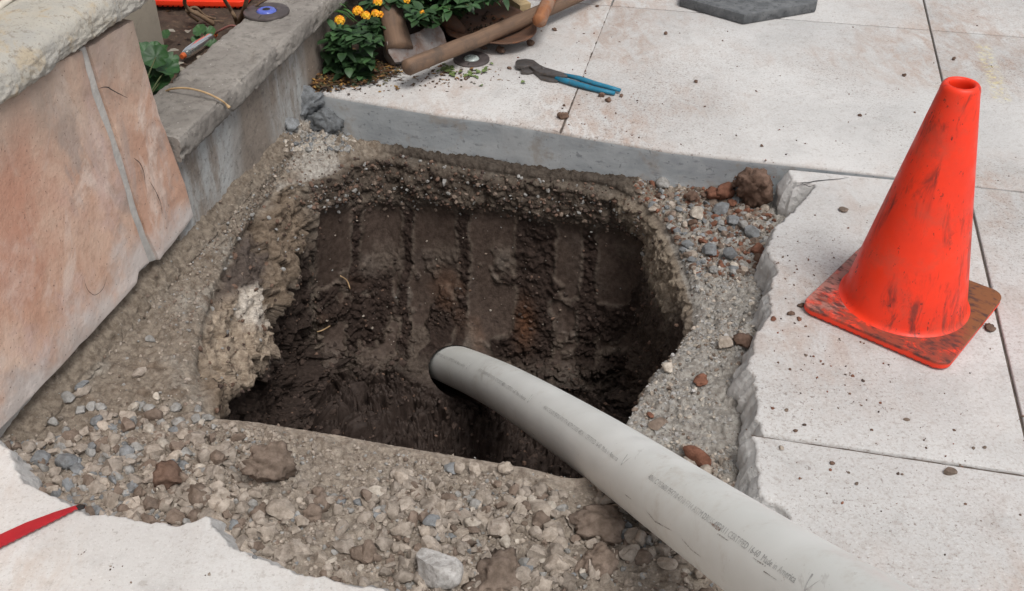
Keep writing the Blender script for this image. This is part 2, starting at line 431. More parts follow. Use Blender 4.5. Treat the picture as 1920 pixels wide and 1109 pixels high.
def m_flag():
    t = NT('flagstone', 0.85, 0.25)
    v = t.mapv((1, 1, 0.8))
    c = t.mix(t.ramp(t.noise(3.2, 5, 0.62, v, 1.2), 0.38, 0.60), (0.70, 0.51, 0.40), (0.58, 0.355, 0.26))
    c = t.mix(t.ramp(t.noise(5.0, 5, 0.65, t.mapv((1, 1, 0.6), loc=(4, 2, 1)), 1.0), 0.48, 0.62, 0, 0.9), c, (0.46, 0.36, 0.315))
    c = t.mix(t.ramp(t.noise(7.5, 5, 0.6, t.mapv((1, 1, 0.6), loc=(1, 7, 3)), 0.8), 0.53, 0.66, 0, 0.9), c, (0.74, 0.60, 0.52))
    c = t.mix(t.math('MULTIPLY', t.ramp(t.noise(4.2, 4, 0.6, t.mapv(loc=(8, 3, 6)), 0.6), 0.50, 0.62), t.ramp(t.noise(28, 5, 0.7), 0.3, 0.7, 0.2, 0.8)), c, (0.60, 0.44, 0.40))
    c = t.mix(t.ramp(t.noise(45, 5, 0.7), 0.45, 0.75, 0, 0.45), c, (0.33, 0.205, 0.15))
    sp = t.n.new('ShaderNodeSeparateXYZ'); t.l.new(t.co, sp.inputs[0])
    z = sp.outputs[2]
    # weathered grey under the coping, one dark red bed in the stone, lime bloom along the foot
    g_ = t.math('ADD', t.math('MULTIPLY', z, 3.0), t.math('MULTIPLY', t.noise(6, 5, 0.65, v), 1.4))
    c = t.mix(t.ramp(g_, 1.75, 2.5, 0, 0.8), c, (0.36, 0.29, 0.24))
    cd = t.n.new('ShaderNodeVectorMath'); cd.operation = 'DISTANCE'; t.l.new(t.co, cd.inputs[0]); cd.inputs[1].default_value = RED_SPOT
    rd = t.math('ADD', cd.outputs['Value'], t.math('MULTIPLY', t.noise(9, 4, 0.6), 0.10))
    c = t.mix(t.math('MULTIPLY', t.ramp(rd, 0.12, 0.27, 1, 0), t.ramp(t.noise(13, 5, 0.65), 0.25, 0.6, 0.1, 0.65)), c, (0.50, 0.235, 0.16))
    lime = t.math('ADD', t.math('MULTIPLY', z, -4.6), t.math('MULTIPLY', t.noise(7, 5, 0.65), 1.9))
    c = t.mix(t.ramp(lime, 0.0, 0.6, 0, 0.85), c, (0.66, 0.61, 0.58))
    c = t.mix(t.ramp(t.noise(200, 2), 0.66, 0.74, 0, 0.7), c, (0.12, 0.085, 0.07))
    t.color(c); t.bump(t.noise(6, 6, 0.6, v), 0.6, 0.012); t.bump(t.noise(30, 5, 0.7), 0.3, 0.004); t.bump(t.noise(120, 4, 0.65), 0.3, 0.002)
    return t.m
_p = PW(15, 440, .016); RED_SPOT = tuple(Wp(_p[0], .016, _p[1]) - Wp(.2, -.04, -.1))
M['flagstone'] = m_flag()
M['mortar'] = simple('mortar', (0.54, 0.52, 0.49), (0.42, 0.405, 0.385), 40, 0.9, bump=0.5, bs=120)
def m_coping():
    t = NT('rock_faced_coping', 0.9, 0.2)
    c = t.mix(t.ramp(t.noise(9, 5, 0.65), 0.35, 0.65), (0.465, 0.44, 0.385), (0.385, 0.375, 0.35))
    c = t.mix(t.ramp(t.noise(22, 5, 0.7, dist=0.6), 0.5, 0.68, 0, 0.7), c, (0.46, 0.37, 0.25))
    c = t.mix(t.ramp(t.noise(55, 5, 0.75), 0.53, 0.68, 0, 0.75), c, (0.235, 0.205, 0.165))
    c = t.mix(t.ramp(t.noise(170, 3, 0.7), 0.58, 0.70, 0, 0.5), c, (0.16, 0.14, 0.12))
    t.color(c); t.bump(t.noise(38, 6, 0.75), 0.5, 0.007); t.bump(t.noise(150, 4, 0.7), 0.5, 0.003)
    return t.m
M['coping'] = m_coping()
M['stucco'] = simple('beige_stucco', (0.37, 0.32, 0.255), (0.32, 0.28, 0.225), 6, 0.92, 0.2, bump=0.3, bs=120, third=(0.28, 0.245, 0.2))
def m_planter(name, a, b, runs):
    t = NT(name, 0.9, 0.2)
    c = t.mix(t.ramp(t.noise(6, 5, 0.65), 0.3, 0.7), a, b)
    c = t.mix(t.ramp(t.noise(30, 5, 0.7), 0.5, 0.7, 0, 0.6), c, tuple(x * 0.62 for x in b))
    if runs:
        c = t.mix(t.ramp(t.noise(3.2, 3, 0.5, t.mapv((1, 1, 0.35), loc=(2, 0, 0))), 0.5, 0.68, 0, 0.85), c, (0.30, 0.235, 0.185))
        e = t.math('MULTIPLY', t.ramp(t.noise(2.4, 3, 0.55, t.mapv((1, 1, 0.25), loc=(0.35, 0.2, 0))), 0.46, 0.58), t.ramp(t.noise(16, 5, 0.7, t.mapv((1, 1, 0.3))), 0.32, 0.62))
        c = t.mix(t.math('MULTIPLY', e, 0.8), c, (0.50, 0.52, 0.52))
    c = t.mix(t.ramp(t.vor(48), 0.035, 0.085, 0.8, 0), c, (0.58, 0.55, 0.52))
    c = t.mix(t.ramp(t.noise(75, 5, 0.75), 0.52, 0.68, 0, 0.5), c, (0.10, 0.085, 0.075))
    t.color(c); t.bump(t.noise(40, 6, 0.75), 0.8, 0.006); t.bump(t.noise(180, 3, 0.7), 0.4, 0.002)
    return t.m
M['planter'] = m_planter('planter_render', (0.30, 0.255, 0.215), (0.235, 0.20, 0.17), True)
M['planter_cap'] = m_planter('planter_cap_concrete', (0.335, 0.31, 0.28), (0.205, 0.188, 0.17), False)
M['bed_soil'] = simple('bed_soil', (0.085, 0.06, 0.045), (0.05, 0.036, 0.028), 30, 0.95, 0.2, bump=0.9, bs=70, third=(0.14, 0.095, 0.065))
def m_leaf(name, a, b, back=None):
    t = NT(name, 0.5, 0.4)
    at = t.attr()
    c = t.mix(t.ramp(t.noise(40, 3), 0.3, 0.7), a, b)
    c = t.mix(1.0, c, at, 'MULTIPLY')
    t.color(c); t.bump(t.noise(160, 3), 0.25, 0.002)
    t.b.inputs['Subsurface Weight'].default_value = 0.0
    return t.m
M['leaf'] = m_leaf('lantana_leaf', (0.048, 0.105, 0.036), (0.030, 0.070, 0.028))
M['leaf2'] = m_leaf('geranium_leaf', (0.036, 0.105, 0.034), (0.022, 0.068, 0.024))
M['petal'] = m_leaf('orange_petal', (0.90, 0.50, 0.025), (0.86, 0.36, 0.015))
M['litter'] = m_leaf('dry_litter', (1, 1, 1), (0.7, 0.68, 0.65))
M['stem'] = simple('green_stem', (0.10, 0.12, 0.05), (0.07, 0.085, 0.04), 40, bump=0.2)
M['twig'] = simple('dry_twig', (0.23, 0.155, 0.095), (0.15, 0.10, 0.065), 60, 0.85, bump=0.4)
M['straw'] = simple('dry_straw', (0.52, 0.36, 0.20), (0.42, 0.28, 0.15), 50, 0.7, bump=0.2)
M['dull_orange'] = simple('dull_orange', (0.62, 0.13, 0.035), (0.45, 0.1, 0.035), 30, 0.6, bump=0.1)
M['orange_plastic'] = simple('orange_plastic', (0.93, 0.05, 0.014), (0.82, 0.045, 0.014), 12, 0.4, 0.4, bump=0.05)
def m_glass(name, col, rough=0.05, tr=1.0):
    t = NT(name, rough, 0.5)
    t.color(col); t.b.inputs['Transmission Weight'].default_value = tr; t.b.inputs['IOR'].default_value = 1.45
    return t.m
M['lens_blue'] = m_glass('blue_lens', (0.16, 0.22, 0.75), 0.12, 0.35)
M['lens_clear'] = m_glass('clear_lens', (0.75, 0.85, 0.82), 0.08, 0.55)
M['clear_plastic'] = m_glass('clear_plastic', (0.62, 0.66, 0.64), 0.12, 0.9)

# ------------------------------------------------------------------ pit and soil: one sheet from far ground down to the pit floor
PIPE_R = 0.057
pipe_ctrl = [(-0.318, 2.56, -0.872), (-0.235, 2.40, -0.776), (-0.170, 2.262, -0.691), (-0.081, 2.057, -0.561), (0.007, 1.804, -0.398),
             (0.149, 1.339, -0.106), (0.311, 0.781, 0.235), (0.535, 0.02, 0.712), (0.76, -0.76, 1.12), (0.95, -1.5, 1.18), (1.12, -2.2, 0.85),
             (1.28, -2.9, 0.42), (1.42, -3.6, 0.12), (1.52, -4.2, 0.06)]
pipe_path = np.array(catmull(pipe_ctrl, 14))

def st(*rows): return [np.asarray(r, float) for r in rows]
def fr(x, y, z): q = P(x, y, -.012); return np.array([q[0], q[1] - .035, z])      # just in front of the formed slab face
R1 = st(P(-25, 852, -.05), P(120, 1000, -.05), P(330, 1030, -.045), P(520, 1110, -.04), P(760, 1180, -.04), P(1000, 1290, -.05), P(1350, 1290, -.05),
        P(1600, 1050, -.06), P(1540, 800, -.06), P(1530, 650, -.06), P(1540, 520, -.06), P(1570, 400, -.08), P(1510, 300, -.078),
        P(1250, 272, -.090), P(1000, 232, -.112), P(800, 200, -.116), P(640, 168, -.12), P(560, 145, -.08),
        Wp(1.2, -.03, -.03), Wp(1.0, -.03, -.005), Wp(.8, -.03, .012), Wp(.6, -.03, .01), Wp(.4, -.03, .005), Wp(.2, -.03, 0), Wp(.03, -.03, -.02))
R2 = st(P(398, 778, -.085), P(480, 788, -.085), P(600, 806, -.085), P(720, 827, -.085), P(850, 849, -.085), P(980, 870, -.085), P(1085, 890, -.085),
        P(1152, 850, -.085), P(1175, 785, -.085), P(1232, 702, -.085), P(1287, 640, -.09), P(1304, 575, -.095), P(1250, 430, -.115),
        fr(1150, 272, -.104), fr(1000, 248, -.116), fr(860, 226, -.118), fr(700, 200, -.122), P(600, 326, -.108),
        P(525, 345, -.10), P(475, 395, -.10), P(432, 460, -.10), P(396, 540, -.10), P(370, 630, -.095), P(366, 700, -.09), P(378, 750, -.085))
def dn(p, z, dx=0, dy=0): return np.array([p[0] + dx, p[1] + dy, z])
cen = np.mean(R2, axis=0)
def out(p, k):
    v = p[:2] - cen[:2]; v = v / np.linalg.norm(v)
    return v[0] * k, v[1] * k
R3 = [dn(R2[i], -.22, *out(R2[i], .012)) for i in range(11)] + st(P(1272, 600, -.2), P(1232, 505, -.21), PY(1200, 442, R2[13][1] - .03), PY(1040, 412, R2[14][1] - .015),
        PY(880, 390, R2[15][1] - .015), PY(720, 384, R2[16][1] - .03), PY(606, 392, R2[17][1] - .01),
        P(576, 420, -.20), P(544, 490, -.25), P(528, 555, -.27), P(505, 612, -.27), P(470, 680, -.27), P(425, 725, -.23), P(402, 762, -.15))
R4 = [dn(R2[i], -.48, *out(R2[i], .02)) for i in range(11)] + [dn(R3[11], -.45, .01), dn(R3[12], -.46, .01),
        PY(1190, 600, R2[13][1] - .05), PY(1040, 585, R2[14][1] - .05), PY(880, 570, R2[15][1] - .06), PY(720, 565, R2[16][1] - .08), dn(R3[17], -.46, -.02, 0.0),
        dn(R3[18], -.44, -.06, .02), dn(R3[19], -.46, -.07), dn(R3[20], -.47, -.07), dn(R3[21], -.47, -.07), dn(R3[22], -.47, -.06), dn(R3[23], -.47, -.02), dn(R3[24], -.47, 0)]
R5 = [dn(R2[i], -.73, *out(R2[i], -.02)) for i in range(11)] + [dn(R4[11], -.73, -.03, -.02), dn(R4[12], -.73, -.03, -.03),
        P(1150, 765, -.73), P(1020, 758, -.73), P(880, 752, -.73), P(720, 742, -.73), P(600, 725, -.73)] + [dn(R4[i], -.73, .05) for i in range(18, 25)]
NS = 1400
def closed_curve(pts, n):
    m = len(pts); c = np.array(catmull(pts, 64, True))
    per = np.repeat(1.0 / 64, len(c))
    # arc length between stations taken from the rim so every ring uses the same parameter
    return c
rimc = np.array(catmull(R2, 64, True))
seglen = np.linalg.norm(np.roll(rimc, -1, 0) - rimc, axis=1)
cum = np.concatenate([[0], np.cumsum(seglen)])
par = np.interp(np.linspace(0, cum[-1], NS, endpoint=False), cum, np.arange(len(cum)))
def sample(pts):
    c = np.array(catmull(pts, 64, True)); c = np.vstack([c, c[:1]])
    return np.stack([np.interp(par, np.arange(len(c)), c[:, k]) for k in range(3)], 1)
r1, r2, r3, r4, r5 = map(sample, (R1, R2, R3, R4, R5))
# bank under the wall: pull the ring near the wall out and down
R1b = []
for i in range(25):
    if i >= 18 or i == 0:
        a = float((R1[i] - W0) @ WD); R1b.append(Wp(a + (.0 if i else .02), .022, -.072))
    else:
        R1b.append(R1[i] * .55 + R2[i] * .45 if i not in (13, 14, 15, 16) else R1[i] * .5 + R2[i] * .5)
        R1b[-1][2] = R1[i][2] * .5 + R2[i][2] * .5
r1b = sample(R1b)
far_ang = np.arctan2(r1[:, 1] - cen[1], r1[:, 0] - cen[0])
r0 = np.stack([cen[0] + 30 * np.cos(far_ang), cen[1] + 30 * np.sin(far_ang), np.full(NS, -.115)], 1)
r0b = r1 + (r0 - r1) * 0.02; r0b[:, 2] = -.115
rc = np.tile(np.array([cen[0], cen[1] - .02, -.75]), (NS, 1))
rc2 = rc + (r5 - rc) * .06; rc2[:, 2] = -.75
rings, segs = [r0, r0b, r1, r1b, r2, r3, r4, r5, rc2], [3, 4, 26, 74, 52, 84, 120, 100]
rows, svals = [], []
for k, n in enumerate(segs):
    for j in range(n):
        t = j / n; rows.append(rings[k] * (1 - t) + rings[k + 1] * t); svals.append(k + t)
rows.append(rings[-1]); svals.append(float(len(segs)))
G = np.array(rows); S = np.array(svals)
def smooth_rows(G, lo, hi, it):
    i0, i1 = np.searchsorted(S, lo), np.searchsorted(S, hi)
    for _ in range(it):
        G[i0 + 1:i1] = .25 * G[i0:i1 - 1] + .5 * G[i0 + 1:i1] + .25 * G[i0 + 2:i1 + 1]
smooth_rows(G, 3.05, 8, 30); smooth_rows(G, 5.6, 8, 1300)
near_edge = sstep(par / 64, -0.1, .4) * (1 - sstep(par / 64, 6.2, 7.0))
def normals(G):
    du = np.roll(G, -1, 1) - np.roll(G, 1, 1); dv = np.gradient(G, axis=0)
    n = np.cross(du, dv); n /= np.linalg.norm(n, axis=2, keepdims=True) + 1e-12
    return n
N = normals(G)
if N[np.searchsorted(S, 3.5), 0, 2] < 0: N = -N
SS = np.repeat(S[:, None], NS, 1).ravel()
ST = np.repeat((par / 64)[None, :], len(S), 0).ravel()         # station number of each vertex
V = G.reshape(-1, 3).copy(); Nv = N.reshape(-1, 3)
# weights of the zones
w_ledge = sstep(SS, 2.2, 3.0) * (1 - sstep(SS, 3.9, 4.1))
w_bank = sstep(SS, 1.9, 2.05) * (1 - sstep(SS, 2.7, 3.1)) * sstep(ST, 17.2, 18.2)
is_back = sstep(ST, 12.4, 13.0) * (1 - sstep(ST, 17.1, 17.7))
is_left = sstep(ST, 17.4, 18.2) * (1 - sstep(ST, 24.2, 24.8))
is_right = sstep(ST, 10.6, 11.4) * (1 - sstep(ST, 12.6, 13.3))
is_near = 1 - np.clip(is_back + is_left + sstep(ST, 6.8, 7.4) * (1 - sstep(ST, 17, 18)), 0, 1)
pit = sstep(SS, 4.02, 4.2)
w_lip = pit * (1 - sstep(SS, 4.75, 5.1)) * is_back
w_low = sstep(SS, 4.8, 5.1)
floor = sstep(SS, 6.45, 6.95)
n_big = fbm(V, 9, 4, 1); n_mid = fbm(V, 28, 4, 2); n_fine = fbm(V, 90, 3, 3)
L40 = lumps(V, 24, 5); L20 = lumps(V + .03 * n_mid[:, None], 50, 6); L9 = lumps(V, 115, 7)
px, py, pd = proj(V)
# excavator tooth marks on the back wall: bands along photo x (measured along the wall), smooth inside, crumbly between
bands = np.zeros(len(V)); groove = np.zeros(len(V))
wx = px + 14 * n_big + 7 * n_mid + (py - 450) * .03
for a, b in ((582, 656), (678, 752), (778, 856), (884, 966), (1042, 1090), (1124, 1206)):
    m = sstep(wx, a - 7, a + 4) * (1 - sstep(wx, b - 4, b + 7))
    t = np.clip((wx - a) / (b - a), 0, 1)
    bands = np.maximum(bands, m); groove += m * (-.002 + .003 * np.sin(np.pi * t))
brk = sstep(fbm(V, 7.5, 4, 21), .03, .13) * sstep(py, 440, 530)    # torn patches lower down
brk = np.maximum(brk, sstep(fbm(V, 5, 2, 23) + (py - 640) / 260., .1, .45))
wallz = is_back * w_low * (1 - .75 * floor)
smoothm = wallz * bands * (1 - brk)
D = np.zeros(len(V))
D += w_ledge * (.012 * n_big + .008 * n_mid + .011 * L20 + .007 * L9)
D += w_bank * (.004 * n_mid + .003 * L9 + .005 * n_big)
D += w_lip * (.030 * n_big + .022 * L40 + .014 * L20 + .006 * L9)
D += wallz * (1 - smoothm) * (.018 * n_big * (1 - bands) + .012 * n_big * bands + .009 * L40 + .011 * L20 + .007 * L9 - .011 + .008 * bands) - smoothm * (groove - .004 * n_big - .0015 * n_mid)
other = pit * (1 - is_back)
D += other * (1 - floor) * (is_left * (.050 * n_big + .012 * n_mid + .045 * (worley(V + .02 * n_mid[:, None], 11, 9)[1] - .5) + .022 * (worley(V + .01 * n_mid[:, None], 26, 10)[1] - .5) + (.006 + .016 * sstep(py, 480, 400)) * L20 + .004 * L9) + (1 - is_left) * (.02 * n_big + .018 * L40 + .012 * L20 + .005 * L9)) * (1 - .85 * near_edge[np.newaxis, :].repeat(len(S), 0).ravel())
low = sstep(SS, 5.9, 6.4)
D += low * (1 - smoothm) * (.03 * n_big + .02 * L40 + .016 * L20 + .008 * L9 - .02)
D += floor * (.08 * n_big + .06 * lumps(V, 13, 8) + .05 * L40 + .035 * L20 + .010 * L9)
D -= floor * .040
D *= sstep(SS, 1.9, 2.3) * (1 - .6 * sstep(SS, 7.6, 8))
pp_ = pipe_path[(pipe_path[:, 1] > 1.2)]
dpipe = np.full(len(V), 9.0)
for q_ in pp_: dpipe = np.minimum(dpipe, np.linalg.norm(V - q_, axis=1))
D *= .15 + .85 * sstep(dpipe, .08, .15)
rim_near = near_edge[np.newaxis, :].repeat(len(S), 0).ravel() * np.exp(-((SS - 4.0) / .12) ** 2)
D *= 1 - .85 * rim_near
# the lump of old footing in the left wall
V += Nv * D[:, None]
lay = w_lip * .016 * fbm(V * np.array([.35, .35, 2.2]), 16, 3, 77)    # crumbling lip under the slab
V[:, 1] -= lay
# the bore the pipe leaves through
ax = np.array(pipe_ctrl[1]) - np.array(pipe_ctrl[3]); ax /= np.linalg.norm(ax)
pc = np.array(pipe_ctrl[2]); rel = V - pc; al = rel @ ax; perp = rel - al[:, None] * ax
perp[:, 2] += .012                                                   # the bore is a little larger below the pipe
perp[:, 0] += .006
dist = np.linalg.norm(perp, axis=1)
push = (1 - sstep(dist, .061, .070)) * (SS > 4.9) * (al > -.26) * (V[:, 1] > 1.9)
V += ax * (push * .42)[:, None]
V[:, 2] -= .02 * push
# ground colour by zone, with shade under the back slab painted in
def lerp(c, col, w): return c * (1 - w[:, None]) + np.array(col) * w[:, None]
C = np.tile(np.array([0.25, 0.213, 0.174]), (len(V), 1))
C = lerp(C, (.31, .285, .25), sstep(n_big, 0, .4))
C = lerp(C, (.17, .13, .098), .8 * sstep(n_mid, .05, .4))
C = lerp(C, (.335, .29, .245), sstep(ST, -.4, .1) * (1 - sstep(ST, 7, 7.6)) * (SS < 4.1) * .7)
right_l = sstep(ST, 6.8, 7.6) * (1 - sstep(ST, 11.5, 12.3)) * (SS < 4.1)
C = lerp(C, (.37, .36, .34), right_l * .75)
C = lerp(C, (.225, .188, .15), w_bank * (.7 + .3 * sstep(n_big, -.2, .3)))
C = lerp(C, (.42, .40, .37), ((ST > 16.6) & (ST < 18.2) & (SS < 4.1)) * .8 * sstep(n_big, -.35, .1))
C = lerp(C, (.080, .063, .050), w_lip * .95)  # lip darkened: shade below the slab painted into the soil colour
C = lerp(C, (.062, .050, .041), is_back * sstep(SS, 2.3, 2.8) * (1 - sstep(SS, 4.0, 4.2)) * sstep(px, 690, 760) * (1 - sstep(px, 1180, 1260)) * .9)  # same painted shade carried along the foot of the slab face
C = lerp(C, (.15, .125, .10), w_lip * sstep(n_big + .5 * n_mid, .15, .45) * .6)
rightc = is_right * pit
C = lerp(C, (.27, .225, .175), rightc * (1 - sstep(SS, 4.95, 5.3)))
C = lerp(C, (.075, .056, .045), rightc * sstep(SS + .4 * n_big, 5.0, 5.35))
C = lerp(C, (.038, .025, .020), wallz * (1 - smoothm))
C = lerp(C, (.074, .053, .043), smoothm)
C = lerp(C, (.092, .073, .063), smoothm * sstep(fbm(V, 6, 3, 31), .1, .4) * .6)
C = lerp(C, (.12, .065, .04), wallz * sstep(fbm(V, 4.5, 3, 33), .25, .5) * .5)
C = lerp(C, (.14, .06, .027), wallz * (1 - smoothm) * np.exp(-((px - 985) / 18) ** 2 - ((py - 605) / 40) ** 2) * .6)
leftp = is_left * pit
C = lerp(C, (.205, .16, .12), leftp * (1 - sstep(SS, 5.0, 5.3)))
C = lerp(C, (.115, .092, .08), leftp * (SS < 5.2) * sstep(np.exp(-((px - 430) / 75) ** 2 - ((py - 500) / 80) ** 2) + .25 * n_mid, .3, .55))
C = lerp(C, (.42, .345, .27), leftp * (SS < 5.25) * sstep(np.exp(-((px - 445) / 85) ** 2 - ((py - 650) / 95) ** 2) + .2 * n_big, .25, .6) * .85)
C = lerp(C, (.60, .55, .49), leftp * (SS < 5.25) * sstep(np.exp(-((px - 480) / 48) ** 2 - ((py - 578) / 50) ** 2) + .4 * n_mid + .3 * n_big, .4, .8) * .95)
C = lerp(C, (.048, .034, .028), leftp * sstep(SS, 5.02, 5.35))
nearp = pit * is_near
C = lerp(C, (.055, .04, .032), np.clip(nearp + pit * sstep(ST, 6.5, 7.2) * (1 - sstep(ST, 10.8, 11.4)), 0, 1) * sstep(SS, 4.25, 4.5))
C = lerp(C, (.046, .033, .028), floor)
C *= (1 + .25 * n_fine)[:, None]
C = lerp(C, (.40, .34, .285), rim_near * .9)
C = np.clip(C, .006, .8)
n_s = len(S)
idx = np.arange(n_s * NS).reshape(n_s, NS)
A_ = idx[:-1]; B_ = np.roll(A_, -1, 1); D_ = idx[1:]; C_ = np.roll(D_, -1, 1)
F = np.stack([A_, D_, C_, B_], 2).reshape(-1, 4)
fn = np.cross(V[F[NS * 60, 1]] - V[F[NS * 60, 0]], V[F[NS * 60, 3]] - V[F[NS * 60, 0]])
if fn[2] < 0: F = F[:, ::-1]
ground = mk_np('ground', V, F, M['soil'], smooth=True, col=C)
wa = ground.data.attributes.new('Wet', 'FLOAT', 'POINT')
wa.data.foreach_set('value', np.clip(smoothm * (.6 + .4 * n_big) + .55 * floor + .35 * wallz * (1 - smoothm), 0, 1).astype(np.float32))
ground.data.polygons.foreach_set('use_smooth', np.ones(len(ground.data.polygons), bool))
# close the middle of the floor
bm = bmesh.new(); bm.from_mesh(ground.data); bm.verts.ensure_lookup_table()
bm.faces.new([bm.verts[i] for i in idx[-1]][::1]); bmesh.ops.recalc_face_normals(bm, faces=[]); bm.to_mesh(ground.data); bm.free()
tag(ground, 'soil around and inside the dug pit', None, None, 'structure')
GV, GN, GS, GT, GX, GY = V, Nv, SS, ST, *proj(V)[:2]
GD = proj(V)[2]
def ground_at(x, y):
    """Surface point seen at photo point x, y: the nearest layer of the soil sheet there."""
    m = np.where((np.abs(GX - x) < 9) & (np.abs(GY - y) < 9))[0]
    if len(m) == 0: return P(x, y, -.07), np.array([0, 0, 1.0])
    k = m[np.argmin(((GX[m] - x) ** 2 + (GY[m] - y) ** 2) * .0004 + GD[m])]
    return GV[k].copy(), GN[k].copy()

# ------------------------------------------------------------------ sidewalk slabs
U = np.array([math.cos(R(77.3)), math.sin(R(77.3))]); VV = np.array([math.cos(R(-12.6)), math.sin(R(-12.6))])
def xy(*pts): return [P(a, b)[:2] for a, b in pts]
def isect(p, d, q, e):
    A = np.array([[d[0], -e[0]], [d[1], -e[1]]]); t = np.linalg.solve(A, q - p)
    return p + d * t[0]
def fit(a, b):
    p, q = P(*a)[:2], P(*b)[:2]; d = (q - p) / np.linalg.norm(q - p); return p, d
J1, J2 = fit((1920, 805), (1745, 57)), fit((1060, 225), (1150, 0))
JA, JB, JC = fit((1500, 38), (1920, 70)), fit((1470, 312), (1920, 360)), fit((1430, 817), (1920, 890))
def off(j, k):      # a joint line moved k metres to its left
    return j[0] + np.array([-j[1][1], j[1][0]]) * k, j[1]
def X(a, b): return isect(a[0], a[1], b[0], b[1])
def resample(poly, rough):
    out_, rg = [], []
    n = len(poly)
    for i in range(n):
        p, q = np.asarray(poly[i]), np.asarray(poly[(i + 1) % n]); L = np.linalg.norm(q - p)
        k = max(1, int(L / (.005 if rough[i] == 1 else .03 if rough[i] == 2 else .25)))
        for j in range(k): out_.append(p + (q - p) * j / k); rg.append(rough[i] if j or rough[i - 1] == rough[i] else max(rough[i], rough[i - 1]))
    return np.array(out_), np.array(rg)
def slab(poly, rough, mat, thick=.125, spread=.025, jag=.006, z=0.0, name='sidewalk_slab', face=None):
    """rough per edge: 0 joint, 1 broken, 2 formed face with a tooled edge."""
    pts, rg = resample(poly, rough)
    area = .5 * np.sum(pts[:, 0] * np.roll(pts[:, 1], -1) - np.roll(pts[:, 0], -1) * pts[:, 1])
    if area < 0: pts, rg = pts[::-1], rg[::-1]
    n = len(pts); p3 = np.c_[pts, np.zeros(n)]
    t = np.roll(pts, -1, 0) - np.roll(pts, 1, 0); t /= np.linalg.norm(t, axis=1, keepdims=True); no = np.c_[t[:, 1], -t[:, 0]]
    rr = (rg == 1).astype(float); kk = np.ones(9) / 9
    no1 = no.copy()
    for _ in range(12): no1 = (np.roll(no1, 1, 0) + no1 + np.roll(no1, -1, 0)) / 3
    no1 /= np.linalg.norm(no1, axis=1, keepdims=True)
    no = np.where(rr[:, None] > 0, no1, no)
    pts = pts + no * (rr * (jag * 1.6 * fbm(p3, 14, 3, 41) + jag * fbm(p3, 55, 4, 42) + jag * .5 * fbm(p3, 130, 2, 48)))[:, None]
    f2 = (rg == 2)
    bev = np.where(f2, .009, np.where(rr > 0, .006, .003))
    prof = [(-1.0, 0.0), (-.62, -.10), (-.3, -.32), (-.08, -.66), (0, -1.0)]
    ringsv, mats_ = [], []
    for a, b in prof: ringsv.append(np.c_[pts + no * (a * bev)[:, None], z + b * bev])
    zs = np.linspace(0, 1, 14)[1:]
    side = 1 if True else 0
    for k, tt in enumerate(zs):
        zz = -bev + (-thick + bev) * tt
        q = np.c_[pts, zz]
        o = rr * (spread * (.75 + 1.1 * fbm(q, 7, 3, 43)) * tt ** .55 + .013 * fbm(q, 24, 4, 44) * min(1, tt * 4) + .008 * lumps(q, 32, 45) * min(1, tt * 4) - .006 * lumps(q, 75, 47) * min(1, tt * 6))
        o = np.where(f2, .0015 * fbm(q, 25, 3, 46), o)
        ringsv.append(np.c_[pts + no * o[:, None], z + zz])
    Vv = np.vstack(ringsv); Fv, mi = [tuple(range(n))], [0]
    m = len(ringsv)
    for r in range(m - 1):
        for i in range(n):
            j = (i + 1) % n
            Fv.append((r * n + i, (r + 1) * n + i, (r + 1) * n + j, r * n + j))
            mi.append(0 if r < 4 else (2 if f2[i] else 1))
    o = mk(name, Vv, Fv, [mat, M['broken'], M['formed']], midx=mi, angle=35)
    return tag(o, kind='structure')
g, g2 = .0026, .0034
E1 = [(572, 173), (611, 184), (655, 192), (713, 202), (825, 221), (921, 233), (1060, 257)]
far, rgt, bot = 3.2, 3.2, 2.2
bigA = (JA[0] + U * far, JA[1]); J9 = (J1[0] + VV * 1.0, J1[1]); J10 = (J9[0] + VV * 2.2, J9[1])
JD = (JC[0] - U * .95, JC[1]); JE = (JD[0] - U * bot, JD[1]); JL = (np.array([-.84, 1.29]) , WD[:2])
def xyl(*pts): return [P(a, b, -.012)[:2] for a, b in pts]
pE = xyl(*E1)
def fitl(a, b):
    p, q = P(*a, -.012)[:2], P(*b, -.012)[:2]; return p, (q - p) / np.linalg.norm(q - p)
L2f = X(fitl((921, 233), (1060, 257)), off(J2, 0))
# back slabs, cut face towards the pit
bedline = [P(905, 60)[:2], P(850, 100)[:2], P(745, 118)[:2], P(640, 150)[:2]]
slab(pE[:-1] + [L2f, X(off(JA, -g2), off(J2, 0)), X(off(JA, -g2), (P(905, 60)[:2], U))] + bedline[:], [2] * 6 + [0] * 7, M['concrete'])
pF = xyl((1128, 269), (1254, 290), (1347, 301), (1464, 313))
L2g = X(fitl((1060, 257), (1128, 268)), off(J2, 0))
slab([L2g] + pF + [X(off(JB, g2), off(J1, g)), X(off(JA, -g2), off(J1, g)), X(off(JA, -g2), off(J2, 0))], [2] * 4 + [0] * 4, M['concrete'])
slab([X(off(JB, g2), off(J1, -g)), X(off(JB, g2), off(J9, g)), X(off(JA, -g2), off(J9, g)), X(off(JA, -g2), off(J1, -g))], [0] * 4, M['concrete_marked'])
slab([X(off(JA, g2), off(J1, g)), X(bigA, off(J1, g)), X(bigA, off(J2, -g)), X(off(JA, g2), off(J2, -g))], [0] * 4, M['concrete'])
slab([X(off(JA, g2), off(J2, g)), X(bigA, off(J2, g)), X(bigA, (P(905, 60)[:2], U)), X(off(JA, g2), (P(905, 60)[:2], U))], [0] * 4, M['concrete'])
slab([X(off(JA, g2), off(J1, -g)), X(off(JA, g2), off(J9, g)), X(bigA, off(J9, g)), X(bigA, off(J1, -g))], [0] * 4, M['concrete'])
